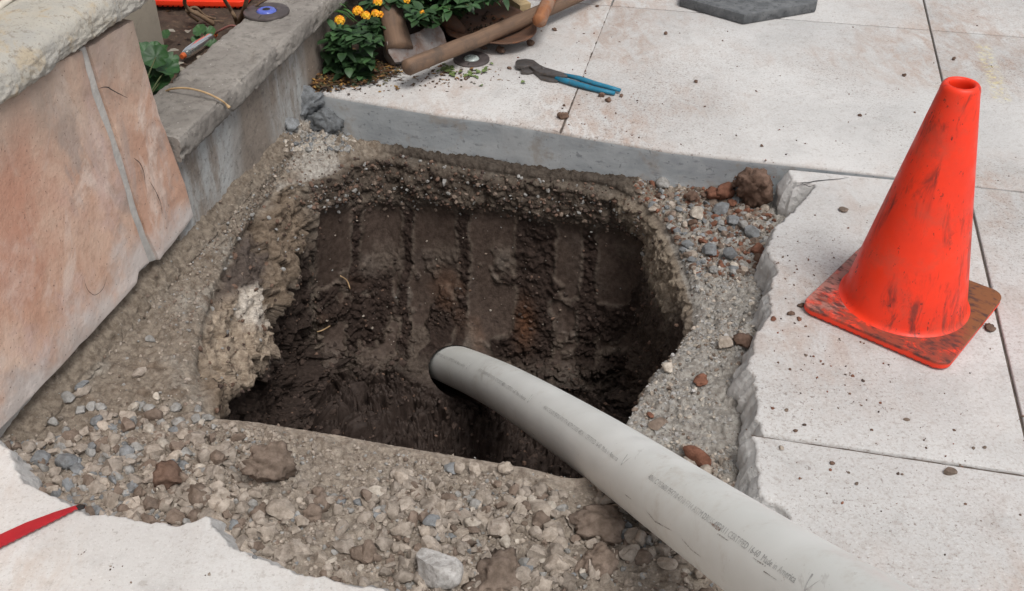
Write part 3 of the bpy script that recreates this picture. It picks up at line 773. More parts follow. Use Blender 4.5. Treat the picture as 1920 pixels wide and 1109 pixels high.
# right slab, its broken edge towards the pit
brkR = xy((1474, 318), (1488, 338), (1522, 346), (1510, 374), (1484, 398), (1448, 425), (1440, 470), (1452, 505), (1446, 545), (1440, 590), (1415, 640), (1403, 690), (1420, 730), (1412, 780), (1432, 813))
s6 = [X(off(JB, -g2), off(J1, g))] + brkR[:-1] + [X(fit((1412, 780), (1432, 813)), off(JC, g2)), X(off(JC, g2), off(J1, g))]
slab(s6, [0] + [1] * 14 + [0, 0], M['concrete'], spread=.034, jag=.010)
slab([X(off(JB, -g2), off(J1, -g)), X(off(JC, g2), off(J1, -g)), X(off(JC, g2), off(J9, g)), X(off(JB, -g2), off(J9, g))], [0] * 4, M['concrete'])
brk8 = xy((1412, 822), (1420, 850), (1416, 890), (1428, 925), (1466, 955), (1480, 985), (1500, 1010), (1490, 1060), (1450, 1120), (1420, 1200))
s8 = [X(fit((1412, 822), (1420, 850)), off(JC, -g2))] + brk8[1:] + [X(off(JD, g), (brk8[-1], U)), X(off(JD, g), off(J1, g)), X(off(JC, -g2), off(J1, g))]
slab(s8, [1] * 9 + [0] * 4, M['concrete'], spread=.034, jag=.010)
slab([X(off(JC, -g2), off(J1, -g)), X(off(JC, -g2), off(J9, g)), X(off(JD, g), off(J9, g)), X(off(JD, g), off(J1, -g))], [0] * 4, M['concrete'])
slab([X(bigA, off(J9, -g)), X(bigA, J10), X(off(JE, g), J10), X(off(JE, g), off(J9, -g))], [0] * 4, M['concrete'])
slab([X(off(JD, -g), off(J9, g)), X(off(JE, g), off(J9, g)), X(off(JE, g), JL), X(off(JD, -g), JL)], [0] * 4, M['concrete'])
def pave_crack(pts, w):
    q = np.array(catmull([P(*p, .0016) for p in pts], 8)); q[:, :2] += .004 * np.c_[fbm(q, 40, 3, 15), fbm(q, 40, 3, 16)]
    t = np.gradient(q, axis=0); t /= np.linalg.norm(t, axis=1, keepdims=True); no = np.c_[-t[:, 1], t[:, 0], np.zeros(len(q))]
    ww = (w * np.sin(np.linspace(.5, 3.0, len(q))) * (1 + .7 * fbm(q, 80, 2, 17)))[:, None]; n = len(q)
    tag(mk('pavement_crack', np.vstack([q + no * ww, q - no * ww]), [(k, k + 1, n + k + 1, n + k) for k in range(n - 1)], M['black']), kind='structure')
pave_crack([(1486, 344), (1510, 343), (1535, 339), (1560, 337), (1592, 333)], .0016)
pave_crack([(1500, 343), (1518, 350), (1528, 346)], .0012)
# near left slab
brkL = xy((-60, 790), (5, 830), (28, 868), (52, 900), (98, 928), (150, 955), (185, 962), (255, 972), (330, 985), (385, 968), (408, 988), (440, 1020), (500, 1050), (560, 1075), (640, 1088), (720, 1100), (800, 1135), (900, 1200))
s10 = brkL + [X((brkL[-1], U), off(JD, g)), X(off(JD, g), JL)]
slab(s10, [1] * 17 + [0] * 3, M['concrete_clean'], spread=.040, jag=.010)

# earth packed into the joints
def joint(p, q, w, depth=.007):
    p, q = np.asarray(p), np.asarray(q); n = max(8, int(np.linalg.norm(q - p) / .012)); t = np.linspace(0, 1, n)[:, None]
    c = np.c_[p + (q - p) * t, np.zeros(n)]; u = (q - p) / np.linalg.norm(q - p); no = np.array([-u[1], u[0], 0])
    c[:, 2] = -depth + .0035 * fbm(c, 30, 3, 19) + .003 * lumps(c, 60, 20)
    e = np.vstack([c + no * w, c - no * w]); e[:, 2] -= np.r_[np.zeros(n), np.zeros(n)]
    tag(mk('joint_dirt', e, [(k, k + 1, n + k + 1, n + k) for k in range(n - 1)], M['joint']), kind='structure')
M['joint'] = simple('joint_earth', (0.13, 0.105, 0.088), (0.075, 0.06, 0.05), 40, 0.95, bump=0.6)
joint(L2f, X(JA, J2), .0026, .0028); joint(X(JA, J1), X(JB, J1), .004); joint(X(JB, J1), X(JC, J1), .004); joint(X(JC, J1), X(JD, J1), .004); joint(X(bigA, J1), X(JA, J1), .004)
joint(P(1482, 317)[:2], X(JB, J9), .004); joint(X(fit((1412, 822), (1420, 850)), JC), X(JC, J9), .004); joint(X(JA, (P(905, 60)[:2], U)), X(JA, J9), .004)

# ------------------------------------------------------------------ stone wall, stucco wall, planter
def strip_noise(o, amp, scale, seed, minn=None):
    me = o.data; n = len(me.vertices); co = np.empty(n * 3, np.float32); me.vertices.foreach_get('co', co); co = co.reshape(-1, 3)
    nn = np.empty(n * 3, np.float32); me.vertex_normals.foreach_get('vector', nn); nn = nn.reshape(-1, 3)
    co += nn * (amp * fbm(co, scale, 4, seed))[:, None]
    me.vertices.foreach_set('co', co.ravel()); me.update()
def wall_prism(name, outline, n0, n1, mats, parent=None, loc=None, bev=.004, cuts=0, amp=0, scale=20, seed=1, angle=40):
    """Outline in (a, z) of the wall plane, standing from n0 to n1."""
    def fn(p): return Wp(p[0], p[2], p[1])
    bm = bmesh.new()
    b = [bm.verts.new((p[0], p[1], n0)) for p in outline]; t = [bm.verts.new((p[0], p[1], n1)) for p in outline]; n = len(b)
    bm.faces.new(b[::-1]); bm.faces.new(t)
    for i in range(n): bm.faces.new((b[i], b[(i + 1) % n], t[(i + 1) % n], t[i]))
    bmesh.ops.recalc_face_normals(bm, faces=bm.faces)
    if bev: bmesh.ops.bevel(bm, geom=[e for e in bm.edges], offset=bev, segments=2, profile=.6, affect='EDGES', clamp_overlap=True)
    if cuts:
        bmesh.ops.triangulate(bm, faces=bm.faces)
        for _ in range(cuts): bmesh.ops.subdivide_edges(bm, edges=[e for e in bm.edges if e.calc_length() > .02], cuts=1, use_grid_fill=True)
        bmesh.ops.triangulate(bm, faces=bm.faces)
    for v in bm.verts: v.co = Vector(fn(v.co))
    bmesh.ops.recalc_face_normals(bm, faces=bm.faces)
    me = bpy.data.meshes.new(name); bm.to_mesh(me); bm.free()
    o = link_mesh(name, me, mats, parent, loc, angle=angle)
    if amp: strip_noise(o, amp, scale, seed)
    return o
def jag2(pts, step=.02, amp=.004, seed=3):
    out_ = []
    n = len(pts)
    for i in range(n):
        p, q = np.asarray(pts[i], float), np.asarray(pts[(i + 1) % n], float); k = max(1, int(np.linalg.norm(q - p) / step))
        for j in range(k): out_.append(p + (q - p) * j / k)
    o = np.array(out_); z3 = np.c_[o, np.zeros(len(o))]
    o[:, 0] += amp * fbm(z3, 22, 3, seed); o[:, 1] += amp * fbm(z3 + 5, 22, 3, seed + 1)
    return o
sw = empty('stone_wall', Wp(.2, -.04, -.1), 'low wall faced with pinkish tan flagstones under a rough stone coping', 'wall')
wall_prism('core', [(-2.4, -.25), (.62, -.25), (.575, .468), (-2.4, .468)], -.10, -.012, M['mortar'], sw, bev=0)
stA = [PW(*p) for p in ((-10, 168), (140, 93), (150, 130), (162, 172), (180, 222), (203, 288), (228, 375), (250, 440), (270, 492), (262, 496), (250, 508), (246, 530), (215, 565), (150, 632), (60, 728), (-10, 800))]
stA = [(-.55, .46)] + stA + [(-.55, -.02)]
stB = [PW(*p) for p in ((152, 86), (237, 36), (250, 85), (262, 130), (276, 178), (292, 228), (305, 262), (322, 312), (338, 360), (352, 402), (330, 434), (287, 486), (265, 440), (243, 375), (219, 290), (195, 220), (176, 165))]
wall_prism('flagstone', jag2(stA), -.012, .014, M['flagstone'], sw, bev=.004, cuts=3, amp=.006, scale=9, seed=51)
wall_prism('flagstone', jag2(stB), -.012, .015, M['flagstone'], sw, bev=.004, cuts=3, amp=.006, scale=9, seed=52)
wall_prism('flagstone', jag2([(-.57, .46), (-.57, -.02), (-1.6, -.02), (-1.5, .46)]), -.012, .014, M['flagstone'], sw, bev=.004, cuts=2, amp=.004, scale=14, seed=53)
wall_prism('mortar_joint', jag2([PW(*p) for p in ((140, 92), (152, 86), (176, 165), (195, 220), (219, 290), (243, 375), (265, 440), (287, 486), (270, 492), (250, 440), (228, 375), (203, 288), (180, 222), (162, 172), (150, 130))], .015, .003, 8), -.012, .009, M['mortar'], sw, bev=.002)
# cracks in the flagstones
def crack(pts, w=.0011):
    q = np.array(catmull([np.array(PW(*p, .0155)) for p in pts], 8)); z3 = np.c_[q, np.zeros(len(q))]
    q += .0016 * np.c_[fbm(z3, 90, 3, 11), fbm(z3, 90, 3, 12)]
    t = np.gradient(q, axis=0); t /= np.linalg.norm(t, axis=1, keepdims=True); no = np.c_[-t[:, 1], t[:, 0]]
    ww = (w * np.sin(np.linspace(.15, 3.0, len(q))) * (1 + .8 * fbm(z3, 60, 2, 13)))[:, None]
    e = np.vstack([q + no * ww, q - no * ww]); n = len(q)
    mk('crack', [Wp(a, .0195, z) for a, z in e], [(k, k + 1, n + k + 1, n + k) for k in range(n - 1)], M['black'], sw)
crack([(182, 166), (196, 163), (212, 172), (236, 184)])
crack([(247, 296), (258, 305), (266, 322), (269, 345)])
crack([(277, 340), (288, 358), (298, 382), (301, 400)], .0009)
crack([(153, 520), (160, 542), (174, 553), (190, 540), (197, 515)], .0006)

# coping
def coping():
    na, nt = 520, 54
    a = np.linspace(-1.6, .652, na)
    prof = catmull([(-.11, .480), (-.02, .479), (.016, .479), (.026, .488), (.026, .508), (.020, .526), (.004, .538), (-.03, .545), (-.11, .549)], 12)
    prof = np.array(prof); nt = len(prof)
    Vc = np.array([Wp(x, p[0], p[1]) for x in a for p in prof])
    nrm = np.tile(np.c_[np.gradient(prof[:, 1]), -np.gradient(prof[:, 0])], (na, 1)); nrm /= np.linalg.norm(nrm, axis=1, keepdims=True)
    f = np.tile(np.clip((np.arange(nt) - 14) / 10, 0, 1) * np.clip((nt - 34 - np.arange(nt)) / 18, .05, 1), na)
    amp = f * (.008 * fbm(Vc, 8, 3, 61) - .010 * np.abs(fbm(Vc * np.array([1, 1, 1.7]), 20, 4, 62)) + .004 * fbm(Vc, 60, 4, 63) + .003 * fbm(Vc, 150, 3, 65))
    Vc += (WN[None, :] * nrm[:, :1] + np.array([[0, 0, 1.0]]) * nrm[:, 1:]) * amp[:, None]
    # broken end
    edge = np.repeat((np.arange(na) > na - 12).astype(float), nt)
    Vc += WD[None, :] * (edge * .018 * fbm(Vc, 18, 3, 64))[:, None]
    ii = np.arange(na * nt).reshape(na, nt)
    Fc = [tuple(x) for x in np.stack([ii[:-1, :-1], ii[1:, :-1], ii[1:, 1:], ii[:-1, 1:]], 2).reshape(-1, 4)]
    Fc += [tuple(ii[-1]), tuple(ii[0][::-1])]
    mk('coping', Vc, Fc, M['coping'], sw, angle=50)
coping()
st_w = empty('stucco_wall', Wp(.2, -.2, 0), 'plain beige stucco wall behind the coping and the planter', 'wall')
wall_prism('wall_face', [(-2.4, -.2), (.60, -.2), (.60, 1.6), (-2.4, 1.6)], -.26, -.1015, M['stucco'], st_w, bev=.004)
wall_prism('planter_back', [(.601, -.2), (1.13, -.2), (1.13, 1.6), (.601, 1.6)], -.45, -.285, M['stucco'], st_w, bev=.004)
mb = MB()
pts = [Wp(a, -.099, .552 + .004 * math.sin(a * 31)) for a in np.linspace(-1.5, .6, 60)]
mb.tube(pts, [.004 + .003 * abs(math.sin(i * 1.7)) for i in range(60)], 6); mb.build('sealant_bead', simple('white_sealant', (.72, .68, .6), (.55, .5, .42), 40), st_w, smooth=True)

pl = empty('planter_wall', Wp(1.05, -.06, -.1), 'low grey brown planter wall with a chipped concrete cap', 'planter')
wall_prism('wall_face', [(.602, -.25), (1.487, -.25), (1.487, .1475), (.602, .1475)], -.095, .0, M['planter'], pl, bev=.003, cuts=3, amp=.004, scale=12, seed=71)
wall_prism('end_wall', [(1.488, -.25), (1.57, -.25), (1.57, .1475), (1.488, .1475)], -.13, -.012, M['planter'], pl, bev=.003)
def cap():
    na = 200; a = np.linspace(.628, 1.56, na)
    prof = np.array(catmull([(-.128, .150), (-.05, .149), (.016, .149), (.027, .153), (.031, .163), (.031, .185), (.028, .197), (.018, .203), (-.04, .2035), (-.10, .203), (-.124, .199), (-.129, .185), (-.128, .150)], 6)); nt = len(prof)
    Vc = np.array([Wp(x, p[0], p[1]) for x in a for p in prof])
    nrm = np.tile(np.c_[np.gradient(prof[:, 1]), -np.gradient(prof[:, 0])], (na, 1)); nrm /= np.linalg.norm(nrm, axis=1, keepdims=True) + 1e-9
    amp = .007 * fbm(Vc, 16, 4, 72) + .004 * fbm(Vc, 60, 4, 73) - .009 * sstep(fbm(Vc, 22, 4, 74), .15, .4)
    Vc += (WN[None, :] * nrm[:, :1] + np.array([[0, 0, 1.0]]) * nrm[:, 1:]) * amp[:, None]
    ii = np.arange(na * nt).reshape(na, nt)
    Fc = [tuple(x) for x in np.stack([ii[:-1, :-1], ii[1:, :-1], ii[1:, 1:], ii[:-1, 1:]], 2).reshape(-1, 4)]
    Fc += [tuple(ii[-1][:-1]), tuple(ii[0][:-1][::-1])]
    mk('cap', Vc, Fc, M['planter_cap'], pl, angle=50)
cap()
# soil in the planter and in the flower bed
def patch(name, corners, z, mat, amp, seed, n=70):
    c = [np.asarray(p, float) for p in corners]; Vp = []
    for i in range(n):
        for j in range(n):
            u, v = i / (n - 1), j / (n - 1)
            p = (c[0] * (1 - u) + c[1] * u) * (1 - v) + (c[3] * (1 - u) + c[2] * u) * v; Vp.append((p[0], p[1], z))
    Vp = np.array(Vp); Vp[:, 2] += amp * fbm(Vp, 12, 4, seed) + amp * .7 * lumps(Vp, 35, seed + 1)
    ii = np.arange(n * n).reshape(n, n)
    Fp = np.stack([ii[:-1, :-1], ii[1:, :-1], ii[1:, 1:], ii[:-1, 1:]], 2).reshape(-1, 4)
    o = mk_np(name, Vp, Fp, mat, smooth=True); tag(o, kind='structure'); return o, Vp
planter_soil, PSV = patch('planter_soil', [Wp(.60, -1.1, 0), Wp(3.0, -1.1, 0), Wp(3.0, -.09, 0), Wp(.60, -.09, 0)], .105, M['bed_soil'], .02, 81, 130)
bed_soil, BSV = patch('bed_soil', [P(560, 158)[:3], Wp(3.0, -.2, 0), Wp(3.0, .9, 0), P(900, 90)], -.012, M['bed_soil'], .02, 83)

# ------------------------------------------------------------------ pipe
def frames(path):
    T = np.gradient(path, axis=0); T /= np.linalg.norm(T, axis=1, keepdims=True)
    up = np.array([0, 0, 1.0]); A = np.cross(T, up); A /= np.linalg.norm(A, axis=1, keepdims=True); B = np.cross(A, T)
    return T, A, B
pT, pA, pB = frames(pipe_path)
pS = np.concatenate([[0], np.cumsum(np.linalg.norm(np.diff(pipe_path, axis=0), axis=1))])
def on_pipe(s, phi, r):
    """Point on the pipe: s metres along, phi round it from the top, r from the axis."""
    f = lambda arr: np.stack([np.interp(s, pS, arr[:, k]) for k in range(3)], -1)
    c, a, b = f(pipe_path), f(pA), f(pB)
    return c + (a * np.sin(phi)[..., None] + b * np.cos(phi)[..., None]) * np.asarray(r)[..., None]
ss = np.linspace(0, pS[-1], 260); ph = np.linspace(0, 2 * math.pi, 64, endpoint=False)
SSg, PHg = np.meshgrid(ss, ph, indexing='ij')
Vp = on_pipe(SSg.ravel(), PHg.ravel(), np.full(SSg.size, PIPE_R)); ii = np.arange(260 * 64).reshape(260, 64)
Fp = [tuple(x) for x in np.stack([ii[:-1], np.roll(ii[:-1], -1, 1), np.roll(ii[1:], -1, 1), ii[1:]], 2).reshape(-1, 4)] + [tuple(ii[0]), tuple(ii[-1][::-1])]
pipe = empty('plastic_pipe', (0.155, 1.29, -.14), 'long pale grey plastic pipe rising out of the muddy pit over its near rim', 'pipe')
mk('pipe_body', Vp, Fp, M['pipe'], pipe, smooth=True)
def pipe_hit(x, y):
    o = np.array([0, 0, CAM_H]); r = ray(x, y)
    q = on_pipe(SSg.ravel(), PHg.ravel(), np.full(SSg.size, PIPE_R)); v = q - o; t = v @ r / (r @ r)
    d = np.linalg.norm(v - t[:, None] * r, axis=1); dd = np.where(d < .012, t, 99)
    k = np.argmin(dd + d * 2); return SSg.ravel()[k], PHg.ravel()[k]
def text_mesh(body, size):
    cu = bpy.data.curves.new('print', 'FONT'); cu.body = body; cu.size = size; cu.resolution_u = 2
    ob = bpy.data.objects.new('print', cu); COL.objects.link(ob)
    me = bpy.data.meshes.new_from_object(ob.evaluated_get(bpy.context.evaluated_depsgraph_get()))
    co = np.array([v.co[:] for v in me.vertices]); fa = [tuple(p.vertices) for p in me.polygons]
    bpy.data.objects.remove(ob); bpy.data.curves.remove(cu); bpy.data.meshes.remove(me)
    return co, fa
s_end, phi_end = pipe_hit(1474, 1078); s_beg, phi_beg = pipe_hit(1215, 893)
s_far, phi_far = pipe_hit(1152, 854)
PERIOD = s_end - s_far if s_end > s_far else .45
TXT = '4060 C PE3608 PE4710 4710 F714 ASTM D3035 48DR11 CERTIFIED 16-60  Made in America'
co, fa = text_mesh(TXT, .0115); Lx = co[:, 0].max(); want = abs(s_end - s_beg)
co[:, 0] *= want / Lx
def print_at(s1, p0, p1):
    s0 = s1 - want
    f = (co[:, 0]) / want
    s = s0 + co[:, 0]; phi = p0 + (p1 - p0) * f - (co[:, 1] - .004) / PIPE_R * sgn
    Vt = on_pipe(s, phi, np.full(len(s), PIPE_R + .0004))
    mk('print_line', Vt, fa, M['ink'], pipe)
    # the little forked mark after the words
    for poly in ([(.012, .0125), (.015, .004), (.0175, -.004), (.020, -.0045), (.0215, -.0015), (.019, -.0005), (.018, .004), (.0145, .0125)],
                 [(.0205, -.002), (.0245, .006), (.028, .0125), (.0265, .008), (.0225, .000)]):
        q = np.array(poly); Vt = on_pipe(s1 + q[:, 0] * 1.15, p1 - q[:, 1] * 1.15 / PIPE_R * sgn, np.full(len(q), PIPE_R + .0004))
        mk('print_mark', Vt, [tuple(range(len(q)))], M['ink'], pipe)
# glyph up must point to the photo's upper right
a0 = on_pipe(np.array([s_end]), np.array([phi_end]), np.array([PIPE_R])); a1 = on_pipe(np.array([s_end]), np.array([phi_end - .15]), np.array([PIPE_R]))
sgn = 1 if proj(a1)[1][0] < proj(a0)[1][0] else -1
for k in range(0, 5):
    print_at(s_end - PERIOD * k, phi_beg, phi_end)
print_at(s_end + PERIOD, phi_beg, phi_end)
def pipe_scuff(pts, w, mat, seed):
    hits = np.array([pipe_hit(*p) for p in pts]); n = 46
    t = np.linspace(0, 1, n); s = np.interp(t, np.linspace(0, 1, len(hits)), hits[:, 0]); f = np.interp(t, np.linspace(0, 1, len(hits)), hits[:, 1])
    r_ = np.random.default_rng(seed); ww = .7 * w * np.clip(np.sin(np.pi * t) ** .5 * (.5 + .9 * r_.random(n)), .05, 2); j = w * .5 * (r_.random(n) - .5)
    Vq = np.vstack([on_pipe(s, f + (j + ww) / PIPE_R, np.full(n, PIPE_R + .0003)), on_pipe(s, f + (j - ww) / PIPE_R, np.full(n, PIPE_R + .0003))])
    Fq = [(i, i + 1, n + i + 1, n + i) for i in range(n - 1) if r_.random() > .12]
    mk('scuff', Vq, Fq, mat, pipe)
pipe_scuff([(1202, 958), (1225, 980), (1245, 998)], .0012, M['scuff'], 1)
pipe_scuff([(1262, 1010), (1285, 1030), (1308, 1046)], .0010, M['scuff'], 2)
pipe_scuff([(1322, 974), (1338, 986), (1352, 993)], .0030, M['scuff_brown'], 3)
pipe_scuff([(1334, 992), (1350, 1004), (1364, 1014)], .0011, M['scuff'], 4)
pipe_scuff([(1405, 1044), (1420, 1056), (1436, 1064)], .0009, M['scuff'], 5)
pipe_scuff([(1420, 1064), (1433, 1074), (1448, 1084)], .0008, M['scuff'], 6)
pipe_scuff([(1160, 925), (1178, 940)], .0009, M['scuff'], 7)
pipe_scuff([(985, 812), (994, 822)], .0011, M['scuff'], 8)

# ------------------------------------------------------------------ traffic cones
def build_cone(name, loc, rotz, label, base_mat, dark_feet=False):
    root = empty(name, (0, 0, 0), label, 'traffic cone')
    hb = .14; pts = []
    for cx, cy, a0 in ((hb, hb, 0), (-hb, hb, 90), (-hb, -hb, 180), (hb, -hb, 270)):
        r = .024
        for k in range(9):
            a = R(a0 + k * 90 / 8); pts.append((cx - math.copysign(r, cx) + r * math.cos(a), cy - math.copysign(r, cy) + r * math.sin(a)))
    base = prism('base', pts, .004, .019, base_mat, root, bev=.004, seg=3, angle=50)
    feet = MB()
    nk = 17
    for sx, sy in ((1, 0), (-1, 0), (0, 1), (0, -1)):
        for k in range(nk):
            t = (-.115 + .23 * k / (nk - 1))
            c = np.array([sx * .131 + (t if sx == 0 else 0), sy * .131 + (t if sy == 0 else 0), 0])
            w = .0045
            feet.add([c + np.array(q) for q in ((-w, -w, 0), (w, -w, 0), (w, w, 0), (-w, w, 0), (-w, -w, .0045), (w, -w, .0045), (w, w, .0045), (-w, w, .0045))],
                     [(0, 3, 2, 1), (4, 5, 6, 7), (0, 1, 5, 4), (1, 2, 6, 5), (2, 3, 7, 6), (3, 0, 4, 7)])
    feet.build('foot_ribs', base_mat, root)
    prof = [(.119, .0185), (.116, .0205), (.1125, .024), (.1105, .030), (.1085, .040)]
    for k in range(1, 15): t = k / 14; prof.append((.1085 + (.0325 - .1085) * t, .040 + (.440 - .040) * t))
    prof += [(.0320, .446), (.0305, .4515), (.0280, .455), (.0250, .4563), (.0220, .4555), (.0200, .452), (.0198, .446), (.0215, .42), (.060, .25), (.100, .04)]
    V_, F_ = lathe(prof, 96)
    mk('cone_body', V_, F_, M['cone'], root, angle=60)
    root.location = loc; root.rotation_euler = (0, 0, rotz)
    return root
ca, cb, cc = P(1507, 580, .012), P(1768, 692, .012), P(1875, 553, .012)
cctr = (ca + cc) / 2; eaz = math.atan2(*(cb - ca)[[1, 0]])
build_cone('traffic_cone', (cctr[0], cctr[1], .001), eaz, 'scuffed orange traffic cone standing on the pavement right of the pit', M['cone_base'])
c2 = P(372, 15, .12)
second = build_cone('traffic_cone', (c2[0], c2[1] + .14, .12), R(-3), 'clean orange traffic cone base resting behind bare stems in the planter', M['orange_plastic'])

# ------------------------------------------------------------------ tools by the flower bed
def px_poly(pts, z): return [tuple(P(a, b, z)[:2]) for a, b in pts]
def prism_thing(name, pts_px, z0, z1, mat, label, cat, bev=.003):
    pl_ = px_poly(pts_px, z1); ar = sum(pl_[i - 1][0] * pl_[i][1] - pl_[i][0] * pl_[i - 1][1] for i in range(len(pl_)))
    if ar < 0: pl_ = pl_[::-1]
    c = np.mean(np.array(pl_), axis=0)
    o = prism(name, pl_, z0, z1, mat, None, (c[0], c[1], z0), bev=bev)
    return tag(o, label, cat)
def wood_bar(name, a, b, radii, mat, parent=None, n=20, seg=40, wob=.0015, seed=5, oval=1.0, round0=True, round1=False):
    """Tapered handle from a to b, built along its own x axis so the grain runs along it."""
    a, b = np.asarray(a, float), np.asarray(b, float); L = np.linalg.norm(b - a)
    t = np.linspace(0, 1, seg); rr = np.interp(t, np.linspace(0, 1, len(radii)), radii)
    xs = t * L
    if round0:
        k = np.linspace(0, 1, 7); xs = np.concatenate([rr[0] * .6 * (1 - np.cos(k * math.pi / 2)), xs[xs > rr[0] * .62]]); r0_ = rr[0] * np.sin(k * math.pi / 2) * .999 + .0005
        rr = np.concatenate([r0_, np.interp(xs[7:] / L, np.linspace(0, 1, len(radii)), radii)])
    V_ = []
    for x, r in zip(xs, rr):
        for k in range(n):
            th = 2 * math.pi * k / n; V_.append((x, r * math.cos(th), r * oval * math.sin(th)))
    V_ = np.array(V_); m = len(xs)
    V_[:, 1:] *= (1 + wob / max(radii) * 2.0 * fbm(V_, 18, 3, seed))[:, None]
    V_[:, 2] += .004 * np.sin(V_[:, 0] * 5 + seed)
    F_ = [(i * n + k, (i + 1) * n + k, (i + 1) * n + (k + 1) % n, i * n + (k + 1) % n) for i in range(m - 1) for k in range(n)] + [tuple(range(n)), tuple((m - 1) * n + k for k in range(n))[::-1]]
    o = mk(name, V_, F_, mat, None, smooth=True)
    q = Vector(b - a).to_track_quat('X', 'Z')
    if parent is None: o.location = Vector(a); o.rotation_euler = q.to_euler()
    else:
        o.parent = parent; o.location = Vector(a) - parent.location; o.rotation_euler = q.to_euler()
    return o
# axe: head lying on the pavement, handle standing up into the flowers
axe = empty('axe', P(770, 132, 0), 'rusty axe head on the pavement with its thick wooden handle up in the flowers', 'axe')
def axe_head():
    o0 = P(742, 137, .0); ux = P(846, 117, 0) - o0; ux /= np.linalg.norm(ux)
    back = np.array([-ux[1], ux[0], 0]); vdir = back * .55 + np.array([0, 0, .83]); vdir /= np.linalg.norm(vdir); n_ = np.cross(ux, vdir); n_ /= np.linalg.norm(n_)
    if n_[1] > 0: n_ = -n_
    outl = [(742, 136), (730, 118), (726, 96), (744, 86), (772, 82), (790, 75), (806, 64), (818, 52), (829, 61), (838, 76), (843, 94), (846, 114), (836, 120), (812, 117), (790, 123), (770, 130)]
    bm = bmesh.new(); fr, bk = [], []
    for x, y in outl:
        r = ray(x, y); o = np.array([0, 0, CAM_H]); t = ((o0 - o) @ n_) / (r @ n_); q = o + r * t; u = (q - o0) @ ux
        th = .052 * (1 - .88 * float(sstep(np.array(u), .03, .135)))
        mid_ = q - n_ * .026
        fr.append(bm.verts.new(Vector(mid_ + n_ * th / 2))); bk.append(bm.verts.new(Vector(mid_ - n_ * th / 2)))
    n = len(fr); c = bm.verts.new
    bm.faces.new(fr); bm.faces.new(bk[::-1])
    for i in range(n): bm.faces.new((fr[i], bk[i], bk[(i + 1) % n], fr[(i + 1) % n]))
    bmesh.ops.recalc_face_normals(bm, faces=bm.faces)
    bmesh.ops.bevel(bm, geom=list(bm.edges), offset=.0035, segments=2, profile=.6, affect='EDGES', clamp_overlap=True)
    zmin = min(v.co.z for v in bm.verts)
    for v in bm.verts: v.co.z += -zmin + .001
    me = bpy.data.meshes.new('head'); bm.to_mesh(me); bm.free()
    link_mesh('head', me, M['steel_rust'], axe, angle=30)
axe_head()
hA = P(750, 92, .055); hB = P(727, -2, .150); hd = (hB - hA) / np.linalg.norm(hB - hA)
wood_bar('handle', hA, hA + hd * .66, [.038, .030, .0245, .020, .0185, .0185, .018], M['wood'], axe, oval=.85, seed=4, round0=False)
th1 = wood_bar('tool_handle', P(758, 116, .085), P(1290, -106, .060), [.0215, .0215, .021, .0205, .020], M['wood'], None, seed=9)
th1.location.z -= .02
tag(th1, 'long weathered wooden tool handle lying across the axe head and shovel', 'tool handle')
th2 = wood_bar('tool_handle', P(1010, 44, .085), P(1075, -95, .12), [.0195, .0195, .019, .018], M['wood_orange'], None, seed=13)
tag(th2, 'short orange brown wooden tool handle with rounded end beside the shovel tip', 'tool handle')
# shovel
shv = empty('shovel', P(930, 60, 0), 'rusty brown round point shovel blade lying under the wooden handles', 'shovel')
def shovel():
    rim = np.array([P(a, b, .03) for a, b in catmull([(826, 30), (832, 55), (846, 74), (886, 83), (938, 89), (975, 85), (996, 77), (1006, 60), (996, 40), (962, 20), (915, 0), (870, -12), (838, 0)], 6, True)])
    c = rim.mean(axis=0); n = len(rim); V_, F_ = [], []
    for k in range(13):
        s = 1 - k / 12
        for p in rim:
            q = c + (p - c) * s; q = q.copy(); q[2] = .022 + .020 * s ** 2.2 - .0; V_.append(q)
    V_ = np.array(V_); V_[:, 2] += .004 * fbm(V_, 18, 3, 91)
    for k in range(12):
        for i in range(n): F_.append((k * n + i, k * n + (i + 1) % n, (k + 1) * n + (i + 1) % n, (k + 1) * n + i))
    o = mk('blade', V_, F_, M['rusty_shovel'], shv, smooth=True)
    m = o.modifiers.new('thick', 'SOLIDIFY'); m.thickness = .004; m.offset = -1
    s = MB(); s.tube([P(800, -28, .10), P(815, -5, .085), P(832, 22, .064), P(848, 48, .045), P(872, 60, .032)], [.024, .026, .027, .024, .010], 18)
    s.build('socket', M['rusty_shovel'], shv, smooth=True)
    wood_bar('handle', P(806, -18, .094), P(806, -18, .094) + (P(800, -28, .10) - P(832, 22, .064)) * 4.5, [.019, .019, .018], M['wood'], shv, seed=17, round0=False)
    # loose earth lying in the pan
    d = MB()
    for k in range(90):
        a, b = rnd.uniform(0, 2 * math.pi), rnd.random() ** .6 * .75
        q = c + (rim[int(a / 2 / math.pi * n) % n] - c) * b; r = rnd.uniform(.002, .007)
        d.add([q + np.array([x, y, z]) * r + np.array([0, 0, -.004 + r * .2]) for x, y, z in ((1, 0, 0), (0, 1, 0), (-1, 0, 0), (0, -1, 0), (0, 0, 1), (0, 0, -1))], [(0, 1, 4), (1, 2, 4), (2, 3, 4), (3, 0, 4), (1, 0, 5), (2, 1, 5), (3, 2, 5), (0, 3, 5)])
    tag(d.build('caked_earth', M['bed_soil'], shv, smooth=False), kind='stuff')
shovel()
